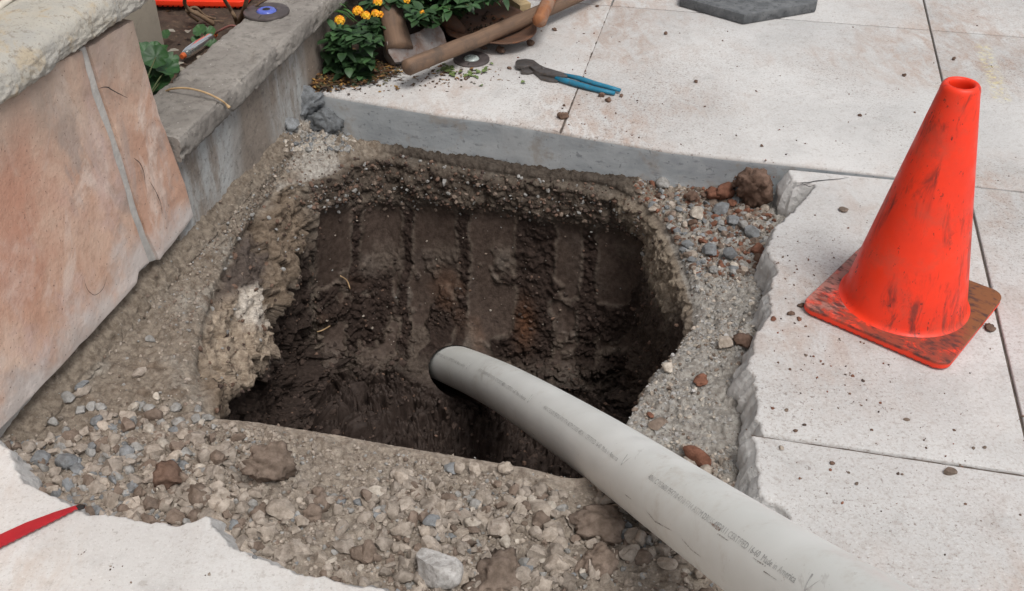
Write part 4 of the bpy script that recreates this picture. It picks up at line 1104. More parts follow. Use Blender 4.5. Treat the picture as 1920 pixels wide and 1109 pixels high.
# pale stake
sa, sb = P(985, 16, .03), P(900, -45, .05)
dirs = (sb - sa) / np.linalg.norm(sb - sa); sidev = np.cross(dirs, [0, 0, 1]); sidev /= np.linalg.norm(sidev); upv = np.cross(sidev, dirs)
stk = MB(); L_ = .45
stk.add([sa + dirs * u + sidev * v * .019 + upv * w * .012 for u in (0, L_) for v, w in ((-1, -1), (1, -1), (1, 1), (-1, 1))], [(0, 1, 2, 3), (7, 6, 5, 4), (0, 4, 5, 1), (1, 5, 6, 2), (2, 6, 7, 3), (3, 7, 4, 0)])
tag(stk.build('wooden_stake', M['lumber'], None, sa), 'pale sawn wooden stake lying behind the shovel', 'stake')
# pliers
plr = empty('pliers', P(1065, 150, 0), 'blue handled slip joint pliers lying on the pavement', 'pliers')
def flat(name, pts, z0, z1, mat, bev=.002):
    pl_ = px_poly(pts, z1); ar = sum(pl_[i - 1][0] * pl_[i][1] - pl_[i][0] * pl_[i - 1][1] for i in range(len(pl_)))
    if ar < 0: pl_ = pl_[::-1]
    return prism(name, pl_, z0, z1, mat, plr, bev=bev)
flat('upper_jaw', [(966, 116), (968, 123), (983, 125), (992, 123), (1001, 130), (1010, 136), (1030, 140), (1062, 145), (1066, 139), (1040, 131), (1022, 126), (1012, 121), (1000, 112), (985, 110), (970, 112)], .007, .0165, M['steel_dark'])
flat('lower_jaw', [(976, 127), (977, 135), (990, 136), (1000, 134), (1006, 138), (1014, 146), (1030, 150), (1046, 151), (1050, 145), (1030, 140), (1016, 132), (1004, 127), (990, 127)], .001, .0085, M['steel_dark'])
gb = MB(); gb.tube([P(1058, 141, .012), P(1085, 147, .013), P(1115, 157, .012), P(1145, 165, .011), P(1163, 170, .010)], [.0062, .0082, .0078, .0068, .0058], 14, squash=.8)
gb.build('grip', M['blue_grip'], plr, smooth=True)
gb = MB(); gb.tube([P(1042, 147, .009), P(1065, 153, .009), P(1095, 162, .009), P(1130, 171, .008), P(1153, 175, .0075)], [.0066, .0088, .0084, .0074, .006], 14, squash=.8)
gb.build('grip', M['blue_grip'], plr, smooth=True)
V_, F_ = lathe([(0.0, .020), (.003, .0198), (.0045, .0185), (.0048, .016), (.0048, .001), (0, .001)], 20)
mk('pivot_bolt', V_ + np.array([*P(1018, 130, .015)[:2], 0]), F_, M['steel_dark'], plr, angle=40)

# round lights set in planter cap and pavement
def ring_light(name, ctr, rad, label, lens, hgt):
    root = empty(name, ctr, label, 'light')
    prof = [(rad, 0), (rad, hgt * .55), (rad * .985, hgt * .85), (rad * .95, hgt), (rad * .55, hgt * 1.05), (rad * .47, hgt * .95), (rad * .44, hgt * .6), (rad * .43, 0)]
    V_, F_ = lathe(prof, 64); mk('ring', V_ + np.asarray(ctr), F_, M['lamp_ring'], root, angle=35)
    V_, F_ = lathe([(rad * .435, hgt * .5), (rad * .43, hgt * .9), (rad * .36, hgt * 1.5), (rad * .24, hgt * 1.75), (rad * .16, hgt * 1.5), (rad * .10, hgt * 1.1), (0, hgt * 1.0)], 40); mk('lens', V_ + np.asarray(ctr), F_, lens, root, smooth=True)
    V_, F_ = lathe([(rad * .17, hgt * 1.55), (rad * .13, hgt * 1.7), (rad * .08, hgt * 1.62), (0, hgt * 1.6)], 24); mk('lens_cap', V_ + np.asarray(ctr), F_, M['black'] if 'blue' in label else lens, root, smooth=True)
    for a in (20, 140, 260):
        u = np.array([math.cos(R(a)), math.sin(R(a)), 0]); v = np.array([-u[1], u[0], 0]); c_ = np.asarray(ctr) + np.array([0, 0, hgt * 1.05])
        mk('notch', [c_ + u * rad * .62 + v * .0015, c_ + u * rad * .62 - v * .0015, c_ + u * rad * .97 - v * .0015 - np.array([0, 0, hgt * .03]), c_ + u * rad * .97 + v * .0015 - np.array([0, 0, hgt * .03])], [(0, 1, 2, 3)], M['black'], root)
    return root
ring_light('ground_light', P(500, 24, .2045), .057, 'round dark in ground light with blue lens on the planter cap', M['lens_blue'], .006)
ring_light('ground_light', P(884, 113, .0005), .050, 'round dark in ground light with clear lens on the pavement under the tool handle', M['lens_clear'], .006)

# rubber base at the top, red blade bottom left
prism_thing('rubber_base', [(1275, -6), (1396, 28), (1532, 5), (1545, -60), (1420, -110), (1290, -80)], .001, .032, M['rubber'], 'grey rubber barricade base lying flat at the top of the pavement', 'rubber base', bev=.006)
bl = MB()
tip, e1, e2 = P(156, 945, .010), P(-60, 1028, .010), P(-60, 1053, .010)
upz = np.array([0, 0, .0035])
mid1, mid2 = P(60, 974, .010), P(75, 990, .010)
outl = [tip, mid1, e1, e2]
teeth = []
for k in range(36):
    t = k / 35; p = e2 * (1 - t) + tip * t; teeth.append(p + (np.array([0.0012, -.0016, 0]) if k % 2 else 0))
o_xy = [tuple(p[:2]) for p in ([P(158, 948, .01)] + [P(150, 944, .01), P(104, 958, .01), P(47, 979, .01), e1] + teeth)]
ar = sum(o_xy[i - 1][0] * o_xy[i][1] - o_xy[i][0] * o_xy[i - 1][1] for i in range(len(o_xy)))
bl_root = empty('saw_blade', P(60, 990, .005), 'red tapered saw blade with black tip lying on the near left slab', 'saw blade')
def lift(p):
    t = np.clip((p[0] - e1[0]) / (tip[0] - e1[0]), 0, 1); return (p[0], p[1], p[2] + .004)
prism('blade', o_xy if ar > 0 else o_xy[::-1], .002, .0045, M['red_blade'], bl_root, bev=.0005, fn=lift)
tp = [tuple(P(a, b, .01)[:2]) for a, b in ((141, 948), (150, 944.5), (159, 946), (156, 951), (146, 954))]
ar = sum(tp[i - 1][0] * tp[i][1] - tp[i][0] * tp[i - 1][1] for i in range(len(tp)))
prism('tip', tp if ar > 0 else tp[::-1], .0052, .0092, M['black'], bl_root, bev=.0008)

# ------------------------------------------------------------------ plants
def leaf_mesh(mb, p, d, up, L, W, c, fold=.25, droop=.3, n=4):
    if mb is lv:
        qx, qy, _q = proj(np.array([p + d / np.linalg.norm(d) * L * .6]))
        if 742 < qx[0] < 850 and 45 < qy[0] < 140 or 700 < qx[0] < 770 and qy[0] > 78 or 726 < qx[0] < 760 and qy[0] > 10: return
    d = d / np.linalg.norm(d); s = np.cross(d, up); s /= np.linalg.norm(s) + 1e-9; u = np.cross(s, d)
    V_, F_ = [], []
    for i in range(n + 1):
        t = i / n; w = W * math.sin(math.pi * min(1, t * .92 + .06)) ** .8 if i < n else .0005
        q = p + d * L * t - np.array([0, 0, 1.0]) * droop * L * t * t
        V_ += [q - s * w + u * w * fold, q, q + s * w + u * w * fold]
    for i in range(n):
        a = i * 3; F_ += [(a, a + 1, a + 4, a + 3), (a + 1, a + 2, a + 5, a + 4)]
    mb.add(V_, F_, c)
def rand_dir(zlo=-.2, zhi=.9):
    a = rnd.uniform(0, 2 * math.pi); z = rnd.uniform(zlo, zhi); r = math.sqrt(max(0, 1 - z * z)); return np.array([r * math.cos(a), r * math.sin(a), z])
lv = None
lan = empty('lantana_plant', P(700, 120, 0), 'bushy green plant with orange yellow flower heads beside the axe', 'flowering plant')
lv, stm = MB(), MB()
bc = Wp(1.80, .20, 0)
for k in range(120):
    a, l = rnd.uniform(0, 2 * math.pi), rnd.random() ** .5
    base = bc + np.array([math.cos(a) * .05, math.sin(a) * .05, 0])
    tipp = bc + np.array([math.cos(a) * .27 * l, math.sin(a) * .27 * l, .10 + .16 * (1 - l * .7) * rnd.uniform(.6, 1.1)])
    midp = (base + tipp) / 2 + np.array([0, 0, .05])
    path = catmull([base, midp, tipp], 5); stm.tube(path, [.0022] * (len(path) - 1) + [.001], 5)
    for j in range(3, len(path)):
        for q in range(3):
            dv = rand_dir(-.25, .7); sh = rnd.uniform(.55, 1.35)
            leaf_mesh(lv, np.asarray(path[j]), dv, np.array([0, 0, 1.0]), rnd.uniform(.026, .05), rnd.uniform(.008, .014), (sh, sh * rnd.uniform(.95, 1.1), sh * rnd.uniform(.85, 1.1)), droop=rnd.uniform(0, .6))
for (x, y, z) in [(650, 105, .06), (665, 118, .05), (690, 110, .06), (640, 90, .09), (700, 125, .03), (628, 70, .1), (800, 50, .1), (815, 30, .12), (790, 75, .06), (640, 60, .12), (670, 70, .12), (625, 118, .03), (690, 80, .1), (780, 30, .14), (760, 20, .15), (820, 70, .05), (650, 130, .02), (675, 138, .02), (698, 60, .08), (704, 82, .05), (710, 40, .1), (700, 100, .03), (690, 50, .1), (655, 60, .12), (622, 95, .06), (640, 118, .03)]:
    for k in range(22):
        sh = rnd.uniform(.5, 1.3)
        leaf_mesh(lv, P(x + rnd.uniform(-14, 14), y + rnd.uniform(-10, 10), z), rand_dir(-.3, .6), np.array([0, 0, 1.0]), rnd.uniform(.026, .048), rnd.uniform(.008, .014), (sh, sh, sh), droop=rnd.uniform(0, .7))
lv.build('leaves', M['leaf'], lan, col=True, smooth=True)
stm.build('stems', M['stem'], lan, smooth=True)
def flower(ctr, rad, n=20):
    f = MB()
    for k in range(n):
        z = 1 - 1.25 * (k + .5) / n; r = math.sqrt(max(0, 1 - z * z)); a = k * 2.39996
        nrm = np.array([r * math.cos(a), r * math.sin(a), z]); p = ctr + nrm * rad * .72
        s = np.cross(nrm, [0.3, .2, 1]); s /= np.linalg.norm(s); t = np.cross(nrm, s)
        sh = rnd.uniform(.75, 1.15); c = (sh, sh * rnd.uniform(.75, 1.3), sh)
        for q in range(5):
            b = q * 2 * math.pi / 5 + rnd.uniform(-.2, .2); e = s * math.cos(b) + t * math.sin(b); g_ = np.cross(nrm, e)
            R_ = rad * .42
            f.add([p, p + e * R_ * .6 + g_ * R_ * .42 + nrm * R_ * .25, p + e * R_ + nrm * R_ * .18, p + e * R_ * .6 - g_ * R_ * .42 + nrm * R_ * .25], [(0, 3, 2, 1)], c)
    f.tube([ctr - np.array([0, 0, rad * .35]), ctr + np.array([0, 0, rad * .45])], [rad * .4, rad * .6], 10, c=(.55, .4, .5))
    f.build('flower_head', M['petal'], lan, col=True)
for x, y, z, r in ((637, 39, .16, .0175), (671, 22, .17, .0185), (686, 30, .165, .016), (708, 4, .19, .016), (704, 26, .17, .0145), (713, 28, .165, .012), (763, 2, .19, .012), (792, 24, .15, .009), (712, -12, .2, .016), (634, 84, .08, .010), (656, 92, .07, .008)):
    flower(P(x, y, z), r * .88, 20 if r > .013 else 12)
# grassy blades at the planter end
gr = MB()
for k in range(30):
    leaf_mesh(gr, P(rnd.uniform(606, 640), rnd.uniform(8, 26), rnd.uniform(.10, .16)), rand_dir(-.2, .8), np.array([0, 0, 1.0]), rnd.uniform(.04, .08), rnd.uniform(.002, .004), (1.3, 1.5, .9), droop=.5)
gr.build('grass_blades', M['leaf'], lan, col=True, smooth=True)
# geranium in the planter
ger = empty('geranium_plant', Wp(.72, -.14, .115), 'green round leaved plant growing in the near end of the planter', 'plant')
gl, gs = MB(), MB()
def round_leaf(mb, p, nrm, rad, c):
    nrm = nrm / np.linalg.norm(nrm); s = np.cross(nrm, [.2, .3, 1]); s /= np.linalg.norm(s); t = np.cross(nrm, s); a0 = rnd.uniform(0, 6.28); n = 28
    V_ = [p]; F_ = []
    for rr_, lift_ in ((.45, .02), (.8, .10), (1.0, .16)):
        for k in range(n):
            th = a0 + 2 * math.pi * k / n; m = 1 - .10 * abs(math.sin(th * 3.5)) * rr_ - (.35 * rr_ if k == 0 else 0)
            V_.append(p + (s * math.cos(th) + t * math.sin(th)) * rad * rr_ * m + nrm * rad * (lift_ + .05 * math.sin(th * 7) * rr_))
    F_ += [(0, 1 + k, 1 + (k + 1) % n) for k in range(n)]
    for r in (0, 1):
        F_ += [(1 + r * n + k, 1 + (r + 1) * n + k, 1 + (r + 1) * n + (k + 1) % n, 1 + r * n + (k + 1) % n) for k in range(n)]
    mb.add(V_, F_, c)
for x, y, z, r in ((272, 100, .24, .028), (292, 108, .25, .030), (285, 128, .22, .03), (312, 128, .22, .031), (275, 148, .18, .027), (300, 155, .19, .028), (320, 112, .2, .02), (262, 120, .2, .024), (288, 172, .16, .026), (278, 186, .14, .024), (300, 182, .15, .02), (262, 92, .2, .018), (310, 145, .17, .024), (290, 90, .2, .018), (270, 168, .15, .022), (302, 95, .22, .02)):
    sh = rnd.uniform(.65, 1.25); p = P(x, y, z)
    round_leaf(gl, p, np.array([rnd.uniform(-.3, .5), rnd.uniform(-.8, -.1), 1]), r, (sh, sh, sh * .9))
    q = Wp(.72, -.15, .11); path = catmull([q, (q + p) / 2 + np.array([0, 0, .02]), p], 5); gs.tube(path, .0016, 5)
for x, y, z, r in ((375, 58, .15, .020), (392, 60, .145, .018), (368, 75, .13, .014), (398, 82, .13, .015), (310, 66, .14, .016), (262, 75, .16, .014)):
    round_leaf(gl, P(x, y, z), np.array([rnd.uniform(-.3, .5), -.6, 1]), r, (1.3, 1.05, 1.0))
gl.build('leaves', M['leaf2'], ger, col=True, smooth=True); gs.build('stems', M['stem'], ger, smooth=True)
# bare woody stems
bs = empty('bare_shrub', P(440, 55, .12), 'leafless brown twiggy shrub in the planter beside the blue lens light', 'shrub')
tw = MB()
def twig(pts, r0_, r1_): 
    path = catmull([P(*p) for p in pts], 6); tw.tube(path, list(np.linspace(r0_, r1_, len(path))), 8)
twig([(438, 58, .11), (448, 42, .15), (460, 10, .22), (468, -25, .28)], .0065, .005)
twig([(446, 50, .12), (440, 32, .17), (432, 18, .19), (418, -5, .24), (405, -30, .28)], .0058, .004)
twig([(400, 45, .12), (376, 30, .15), (354, 18, .17), (346, 4, .2), (352, -20, .26)], .0062, .0045)
twig([(372, 40, .12), (352, 24, .15), (366, 14, .17), (385, 30, .14), (405, 36, .12)], .004, .003)
twig([(350, 20, .16), (358, 22, .15), (372, 24, .15), (384, 34, .13)], .005, .003)
twig([(456, 36, .16), (480, 12, .21), (506, -4, .24)], .0035, .0025)
twig([(384, 34, .13), (400, 39, .125), (420, 40, .125)], .002, .001)
tw.build('stems', M['twig'], bs, smooth=True)
# clear sleeve with orange ends, cable, straw
tb = empty('splice_tube', P(370, 88, .12), 'clear plastic tube with orange ends lying on the planter soil', 'plastic tube')
t0, t1 = P(345, 104, .135), P(398, 68, .135)
s_ = MB(); dT = (t1 - t0); s_.tube([t0 + dT * k for k in (0, .15, .5, .9, 1)], [.008, .013, .014, .012, .009], 20); s_.build('tube', M['clear_plastic'], tb, smooth=True)
s_ = MB(); s_.tube([t1, t1 + dT * .10], [.009, .008], 14); s_.build('end_cap', M['dull_orange'], tb, angle=40)
s_ = MB(); s_.tube([t0 - dT * .08, t0], [.006, .008], 14); s_.build('end_cap', M['dull_orange'], tb, angle=40)
s_ = MB(); s_.tube(catmull([t1 + dT * .1, P(412, 58, .16), P(432, 49, .178), P(450, 52, .185), P(456, 56, .20)], 8), .003, 8)
tag(s_.build('cable', simple('dark_pink_cable', (.05, .045, .045), (.30, .12, .10), 8, .5, bump=0), None, P(412, 58, .15), smooth=True), 'thin dark cable arching from the clear tube onto the planter cap', 'cable')
s_ = MB(); pth = catmull([P(305, 175, .19), P(322, 167, .214), P(352, 166, .222), P(385, 174, .220), P(412, 187, .205), P(424, 196, .190), P(431, 204, .180)], 8)
s_.tube(pth, [.0022] * (len(pth) - 9) + list(np.linspace(.0024, .0042, 6)) + [.0038, .002, .0006], 8)
tag(s_.build('dry_stalk', M['straw'], None, P(352, 166, .205), smooth=True), 'curved tan dry stalk lying over the planter cap edge', 'dry stalk')

# ------------------------------------------------------------------ stones, clods and rubble
def ico(sub):
    bm = bmesh.new(); bmesh.ops.create_icosphere(bm, subdivisions=sub, radius=1.0)
    V_ = np.array([v.co[:] for v in bm.verts]); F_ = np.array([[v.index for v in f.verts] for f in bm.faces]); bm.free(); return V_, F_
ICO = {k: ico(k) for k in (1, 2, 3, 4)}
def stone_shape(sub, seed, planes=9, rough=.10, flat_=.75, clod=False):
    V_, F_ = ICO[sub]; r_ = np.random.default_rng(seed); p = V_.copy()
    for k in range(planes):
        n_ = r_.normal(size=3); n_ /= np.linalg.norm(n_); d = r_.uniform(.48, .84)
        p -= np.clip(p @ n_ - d, 0, None)[:, None] * n_ * (1.0 if not clod else .85)
    nrm = V_
    p = p + nrm * (rough * fbm(V_ + seed, 1.7, 3, seed) + rough * .6 * fbm(V_ + seed, 4.5, 3, seed + 3))[:, None]
    if clod: p += nrm * (.12 * lumps(V_ + seed, 2.2, seed) + .10 * lumps(V_ + seed, 5, seed + 1) + .08 * lumps(V_ + seed, 10, seed + 2) + .06 * fbm(V_ + seed, 14, 3, seed))[:, None]
    if clod:
        for sc_, am in ((1.9, .34), (4.0, .20), (8.0, .10)): p += nrm * (am * (worley(V_ + seed * 3.1, sc_, seed + 5)[1] - .5))[:, None]
    p *= np.array([1, r_.uniform(.65, .95), flat_ * r_.uniform(.75, 1.05)])
    p /= np.abs(p[:, :2]).max()
    return p, F_
PAL = {'tan': (.37, .32, .272), 'light': (.46, .415, .36), 'grey': (.30, .295, .285), 'blue': (.205, .215, .225), 'brown': (.20, .155, .125), 'red': (.20, .092, .06), 'dark': (.085, .06, .05), 'concrete': (.42, .41, .40), 'dirt': (.155, .10, .075), 'slate': (.155, .165, .175), 'dust': (.325, .282, .242), 'mud': (.050, .036, .030)}
def rotz(a): c, s = math.cos(a), math.sin(a); return np.array([[c, -s, 0], [s, c, 0], [0, 0, 1.0]])
def rot_rand(r_, tilt=.5):
    a, b, c = r_.uniform(0, 6.28), r_.normal() * tilt, r_.normal() * tilt
    rx = np.array([[1, 0, 0], [0, math.cos(b), -math.sin(b)], [0, math.sin(b), math.cos(b)]]); ry = np.array([[math.cos(c), 0, math.sin(c)], [0, 1, 0], [-math.sin(c), 0, math.cos(c)]])
    return rotz(a) @ rx @ ry
def stone(name, ctr, size, pal, seed, label, cat, group=None, clod=False, sub=3, sink=.25, angle=None, aspect=1.0, smooth=True, flat_=.75, planes=9):
    p, F_ = stone_shape(sub, seed, planes=planes, clod=clod, rough=.10 if not clod else .16, flat_=flat_); r_ = np.random.default_rng(seed + 900)
    p = p * np.array([1, aspect, 1]) * size
    p = p @ (rotz(angle if angle is not None else r_.uniform(0, 6.28)).T)
    p[:, 2] -= p[:, 2].min() + sink * (p[:, 2].max() - p[:, 2].min())
    base = np.array(PAL[pal]) * r_.uniform(.85, 1.15); cc_ = np.tile(base, (len(p), 1)) * (1 + .25 * fbm(p / size, 2.2, 3, seed))[:, None]
    o = mk_np(name, p + np.asarray(ctr), F_, M['rock'], None, ctr, smooth=smooth, col=cc_)
    if not clod: o.data.shade_smooth(); o.data.set_sharp_from_angle(angle=R(30))
    return tag(o, label, cat, group)
def on_soil(x, y): return ground_at(x, y)[0]
seedc = [100]
def put(x, y, size_px, pal, label, clod=False, group=None, name=None, where='soil', **kw):
    seedc[0] += 1
    c = on_soil(x, y) if where == 'soil' else P(x, y, kw.pop('z', 0.0))
    d = c[1] * _c - (c[2] - CAM_H) * _s
    return stone(name or ('dirt_clod' if clod else 'stone'), c, size_px * .5 * d / FPX, pal, seedc[0], label, 'clod' if clod else 'stone', group, clod, **kw)
# stones and clods one can tell apart
put(822, 1085, 104, 'concrete', 'large angular grey rock at the bottom edge of the rubble', sub=4, aspect=.85, angle=-.5, sink=.15, planes=6)
put(517, 893, 118, 'brown', 'long brown earth clod sitting on the near rubble', clod=True, sub=4, aspect=.62, angle=.25, sink=.05, flat_=1.0, planes=14)
put(928, 1085, 150, 'brown', 'big flat brown earth clod beside the grey rock', clod=True, sub=4, aspect=.9, sink=.4, flat_=.5)
put(1130, 985, 130, 'brown', 'large smooth brown clod just left of the pipe', clod=True, sub=4, sink=.45, flat_=.5)
put(1118, 1060, 95, 'brown', 'crumbly dark clod near the bottom, below the pipe', clod=True, sub=4, sink=.35)
put(1410, 372, 92, 'dirt', 'big crumbly brown clod in the far right corner of the pit', clod=True, sub=4, sink=.05, flat_=1.15)
put(1382, 350, 52, 'dirt', 'smaller dark clod leaning against the crumbly corner clod', clod=True, sub=4, sink=.05, flat_=1.1)
put(1336, 368, 40, 'red', 'reddish clod left of the crumbly corner clod', clod=True)
put(1222, 392, 24, 'tan', 'tan pebble on the lip of the back wall', sub=3)
put(1352, 394, 36, 'blue', 'blue grey stone below the reddish corner clod', planes=7)
put(1330, 474, 34, 'blue', 'blue grey stone with flat top at the foot of the corner rubble', planes=6)
put(1318, 456, 24, 'red', 'rust coloured stone beside the flat topped blue one')
put(1368, 478, 30, 'blue', 'slanting blue grey stone in the corner rubble')
put(1412, 440, 34, 'blue', 'blue grey stone near the slab in the corner rubble')
put(1395, 425, 32, 'grey', 'pale grey stone above the corner rubble foot')
put(1372, 415, 30, 'blue', 'bluish stone in the middle of the corner rubble')
put(1308, 404, 34, 'light', 'pale stone at the left of the corner rubble')
put(1245, 342, 34, 'grey', 'grey stone hanging just under the formed slab face')
put(1295, 370, 30, 'dirt', 'brown clod under the formed slab face', clod=True)
put(1358, 366, 44, 'red', 'red brown lump behind the blue corner stones', clod=True)
put(1420, 470, 30, 'red', 'red brown stone touching the broken right slab')
put(1374, 500, 22, 'light', 'cream pebble under the corner rubble')
put(1254, 690, 26, 'light', 'cream stone on the right rim of the pit', sink=.1)
put(1388, 640, 42, 'dirt', 'dark clod on the right ledge by the broken slab', clod=True)
put(1358, 645, 34, 'tan', 'pair sized tan stone next to the dark ledge clod')
put(1312, 716, 44, 'red', 'flat reddish brown clod on the right ledge', clod=True, flat_=.4)
put(1232, 796, 40, 'brown', 'flat brown stone just above the pipe', flat_=.45)
put(1220, 781, 16, 'red', 'small orange fragment just above the pipe')
put(1412, 752, 46, 'grey', 'flat grey chip lying against the broken right slab', flat_=.35)
put(1306, 868, 62, 'red', 'dark red brick fragment tucked behind the pipe', planes=5, aspect=.6, angle=-.7, sink=.1)
put(155, 728, 36, 'blue', 'blue grey stone near the wall on the left ledge', planes=7, aspect=.75)
put(130, 750, 34, 'grey', 'grey rounded stone beside the blue one near the wall')
put(297, 748, 22, 'light', 'round cream pebble on the left ledge')
put(125, 868, 44, 'blue', 'dark blue grey stone near the broken left slab', planes=7)
put(75, 862, 40, 'blue', 'slate coloured stone at the left corner by the slab', planes=8)
put(160, 843, 18, 'light', 'pale egg shaped pebble left of the brown clod', planes=3)
put(202, 833, 20, 'light', 'cream egg shaped pebble on the left rubble', planes=3)
put(165, 905, 34, 'brown', 'brown stone near the tip of the red blade')
put(212, 898, 34, 'blue', 'long slate chip near the tip of the red blade', aspect=.5)
put(315, 905, 66, 'dirt', 'dark brown broken clod left of the long brown clod', clod=True)
put(372, 930, 74, 'brown', 'brown crumbling clod above the near slab edge', clod=True, sink=.35)
put(345, 815, 30, 'tan', 'tan stone behind the left rubble')
put(366, 818, 34, 'light', 'pale stone with flat face behind the left rubble')
put(248, 950, 32, 'grey', 'grey stone half under the near slab edge')
put(275, 952, 34, 'tan', 'tan stone half under the near slab edge')
put(808, 985, 36, 'blue', 'upright blue grey stone in the near rubble', planes=6, sink=.1)
put(760, 995, 54, 'tan', 'large tan lump in the near rubble', clod=True, sink=.25)
put(780, 968, 36, 'light', 'smooth light tan stone in the near rubble', planes=4)
put(828, 954, 36, 'tan', 'squarish tan stone in the near rubble')
put(885, 985, 36, 'light', 'pale knobbly stone in the near rubble', clod=True)
put(998, 940, 24, 'light', 'round light stone in the near rubble', planes=3)
put(975, 958, 34, 'tan', 'tan stone with broken face in the near rubble')
put(1008, 955, 60, 'tan', 'wide flat tan slab stone in the near rubble', flat_=.4)
put(1054, 958, 28, 'grey', 'pale grey stone beside the wide flat stone')
put(945, 1018, 34, 'light', 'pale stone near the flat brown clod')
put(1012, 1048, 40, 'light', 'light rounded stone right of the flat brown clod')
put(1048, 1022, 32, 'tan', 'tan pebble above the crumbly dark clod', planes=4)
put(1045, 1080, 30, 'tan', 'oval tan pebble at the bottom edge', planes=3)
put(688, 1045, 70, 'brown', 'dusty brown clod at the slab corner near the bottom', clod=True, sink=.35)
put(530, 955, 62, 'tan', 'flat dusty tan lump below the long brown clod', flat_=.5)
put(590, 965, 48, 'brown', 'brown clod below the long brown clod', clod=True)
put(1195, 1020, 34, 'tan', 'tan stone under the pipe near the bottom')
put(1250, 1060, 40, 'tan', 'tan stone right under the pipe at the bottom edge')
put(1240, 1025, 34, 'blue', 'blue stone in the shade of the pipe')
put(1205, 1045, 42, 'brown', 'brown clod in the shade of the pipe', clod=True)
put(1165, 1005, 24, 'blue', 'small dark blue stone beside the smooth brown clod')
put(852, 872, 34, 'blue', 'pale blue stone near the straight rim', flat_=.5)
put(950, 880, 32, 'tan', 'knobbly tan stone at the straight rim', clod=True)
# broken rock under the far left corner of the slab
put(574, 212, 118, 'slate', 'broken slate coloured concrete lump under the far left slab corner', clod=True, planes=14, sink=.12, aspect=.8, sub=4, flat_=.75, angle=.35)
put(604, 232, 92, 'slate', 'dark jagged chip below the slate lump at the far left slab corner', clod=True, planes=12, sink=.25, sub=4, flat_=.7, angle=-.5)
put(548, 238, 44, 'blue', 'bluish stone wedged between planter wall and slate lump', planes=9, sink=.2, sub=4)

# clods and stones lying on the pavement
grpA = 'dirt clods on the pavement behind the pit'
for x, y, s, lab in ((1054, 222, 26, 'dirt clod on the pavement joint at the slab edge'), (1140, 191, 14, 'dirt clod just below the plier handle ends'), (1128, 182, 16, 'flat dirt crumb touching the plier handles'), (1165, 182, 9, 'tiny dirt crumb right of the plier handles'),
                  (940, 100, 26, 'brown oblong clod between clear light and pliers'), (908, 93, 14, 'small clod under the shovel edge'), (995, 86, 16, 'dark clod at the shovel tip'), (1040, 58, 12, 'dark clod right of the shovel tip'), (955, 130, 11, 'small clod left of the plier jaws'),
                  (1308, 15, 18, 'brown clod in front of the grey rubber base'), (1120, 13, 9, 'small clod near the top joint'), (1061, 215, 10, 'crumb above the joint clod'), (1058, 199, 8, 'round crumb behind the joint clod'), (1248, 65, 9, 'lone dark crumb on the middle slab'), (1304, 155, 9, 'lone clod far behind the pit corner'),
                  (1612, 218, 9, 'round dark pebble on the slab left of the cone'), (1695, 143, 10, 'flat dark crumb near the cone top joint'), (1428, 275, 8, 'crumb behind the formed slab corner'), (1788, 113, 9, 'crumb right of the far joint crossing')):
    put(x, y, s, 'dirt', lab, clod=True, group=grpA, where='slab', sub=3, sink=.1)
grpB = 'dirt clods on the right slab'
for x, y, s, pal, lab in ((1502, 574, 18, 'dirt', 'clod touching the left corner of the cone base'), (1483, 590, 17, 'dirt', 'larger crumb left of the cone base corner'), (1498, 600, 13, 'red', 'reddish crumb below the cone base corner'), (1450, 600, 14, 'red', 'reddish crumb at the broken slab edge'), (1780, 888, 28, 'brown', 'flat brown stone at the joint below the cone'),
                       (1560, 870, 11, 'dirt', 'dark pebble on the slab below the long joint'), (1700, 788, 13, 'brown', 'brown pebble below the cone on the slab'), (1492, 809, 11, 'dirt', 'dark pebble just above the long joint'), (1508, 798, 8, 'dark', 'tiny dark pebble above the long joint'), (1855, 617, 28, 'dirt', 'flat clod in the joint right of the cone'),
                       (1582, 396, 20, 'brown', 'brown clod on the slab left of the cone body'), (1846, 840, 9, 'brown', 'small pebble near the right joint'), (1465, 842, 14, 'tan', 'tan pebble below the long joint'), (1606, 908, 10, 'brown', 'pinkish chip below the long joint'), (1475, 770, 10, 'brown', 'round brown pebble near broken slab'), (1618, 715, 9, 'dark', 'small dark pebble under the cone base edge')):
    put(x, y, s, pal, lab, clod=pal in ('dirt',), group=grpB, where='slab', sub=3, sink=.15, flat_=.5)
put(90, 872, 8, 'dark', 'tiny dark pebble on the near left slab', where='slab')
put(478, 1046, 11, 'blue', 'lone bluish pebble on the near left slab', where='slab')

# medium stones of the rubble, each an object
mid_groups = {}
def scatter_mid(n, box, sizes, pals, label, group, smin=3.1, smax=3.98):
    m = np.where((GX > box[0]) & (GX < box[2]) & (GY > box[1]) & (GY < box[3]) & (GS > smin) & (GS < smax))[0]
    if len(m) == 0: return
    bank_ok = GN[m][:, 2] > .3; m = m[bank_ok]
    protos = []
    for i in range(min(n, len(m))):
        k = m[rng.integers(len(m))]; c = GV[k]
        size = rng.uniform(*sizes) * (1.3 if rng.random() > .85 else 1); pal = pals[rng.integers(len(pals))]; seedc[0] += 1
        stone('stone', c, size, pal, seedc[0] + 5000, label, 'stone', group, clod=rng.random() < .6, sub=3, sink=rng.uniform(.15, .4))
scatter_mid(80, (380, 920, 1300, 1112), (.0065, .014), ['tan', 'dust', 'light', 'tan', 'brown', 'dust', 'grey', 'blue', 'dust'], 'loose stone in the near rubble between slab and pit', 'loose stones of the near rubble')
scatter_mid(70, (60, 760, 400, 960), (.006, .013), ['tan', 'light', 'grey', 'grey', 'dust', 'dust', 'brown', 'blue'], 'loose stone in the left rubble between the wall and the near slab', 'loose stones of the left rubble')
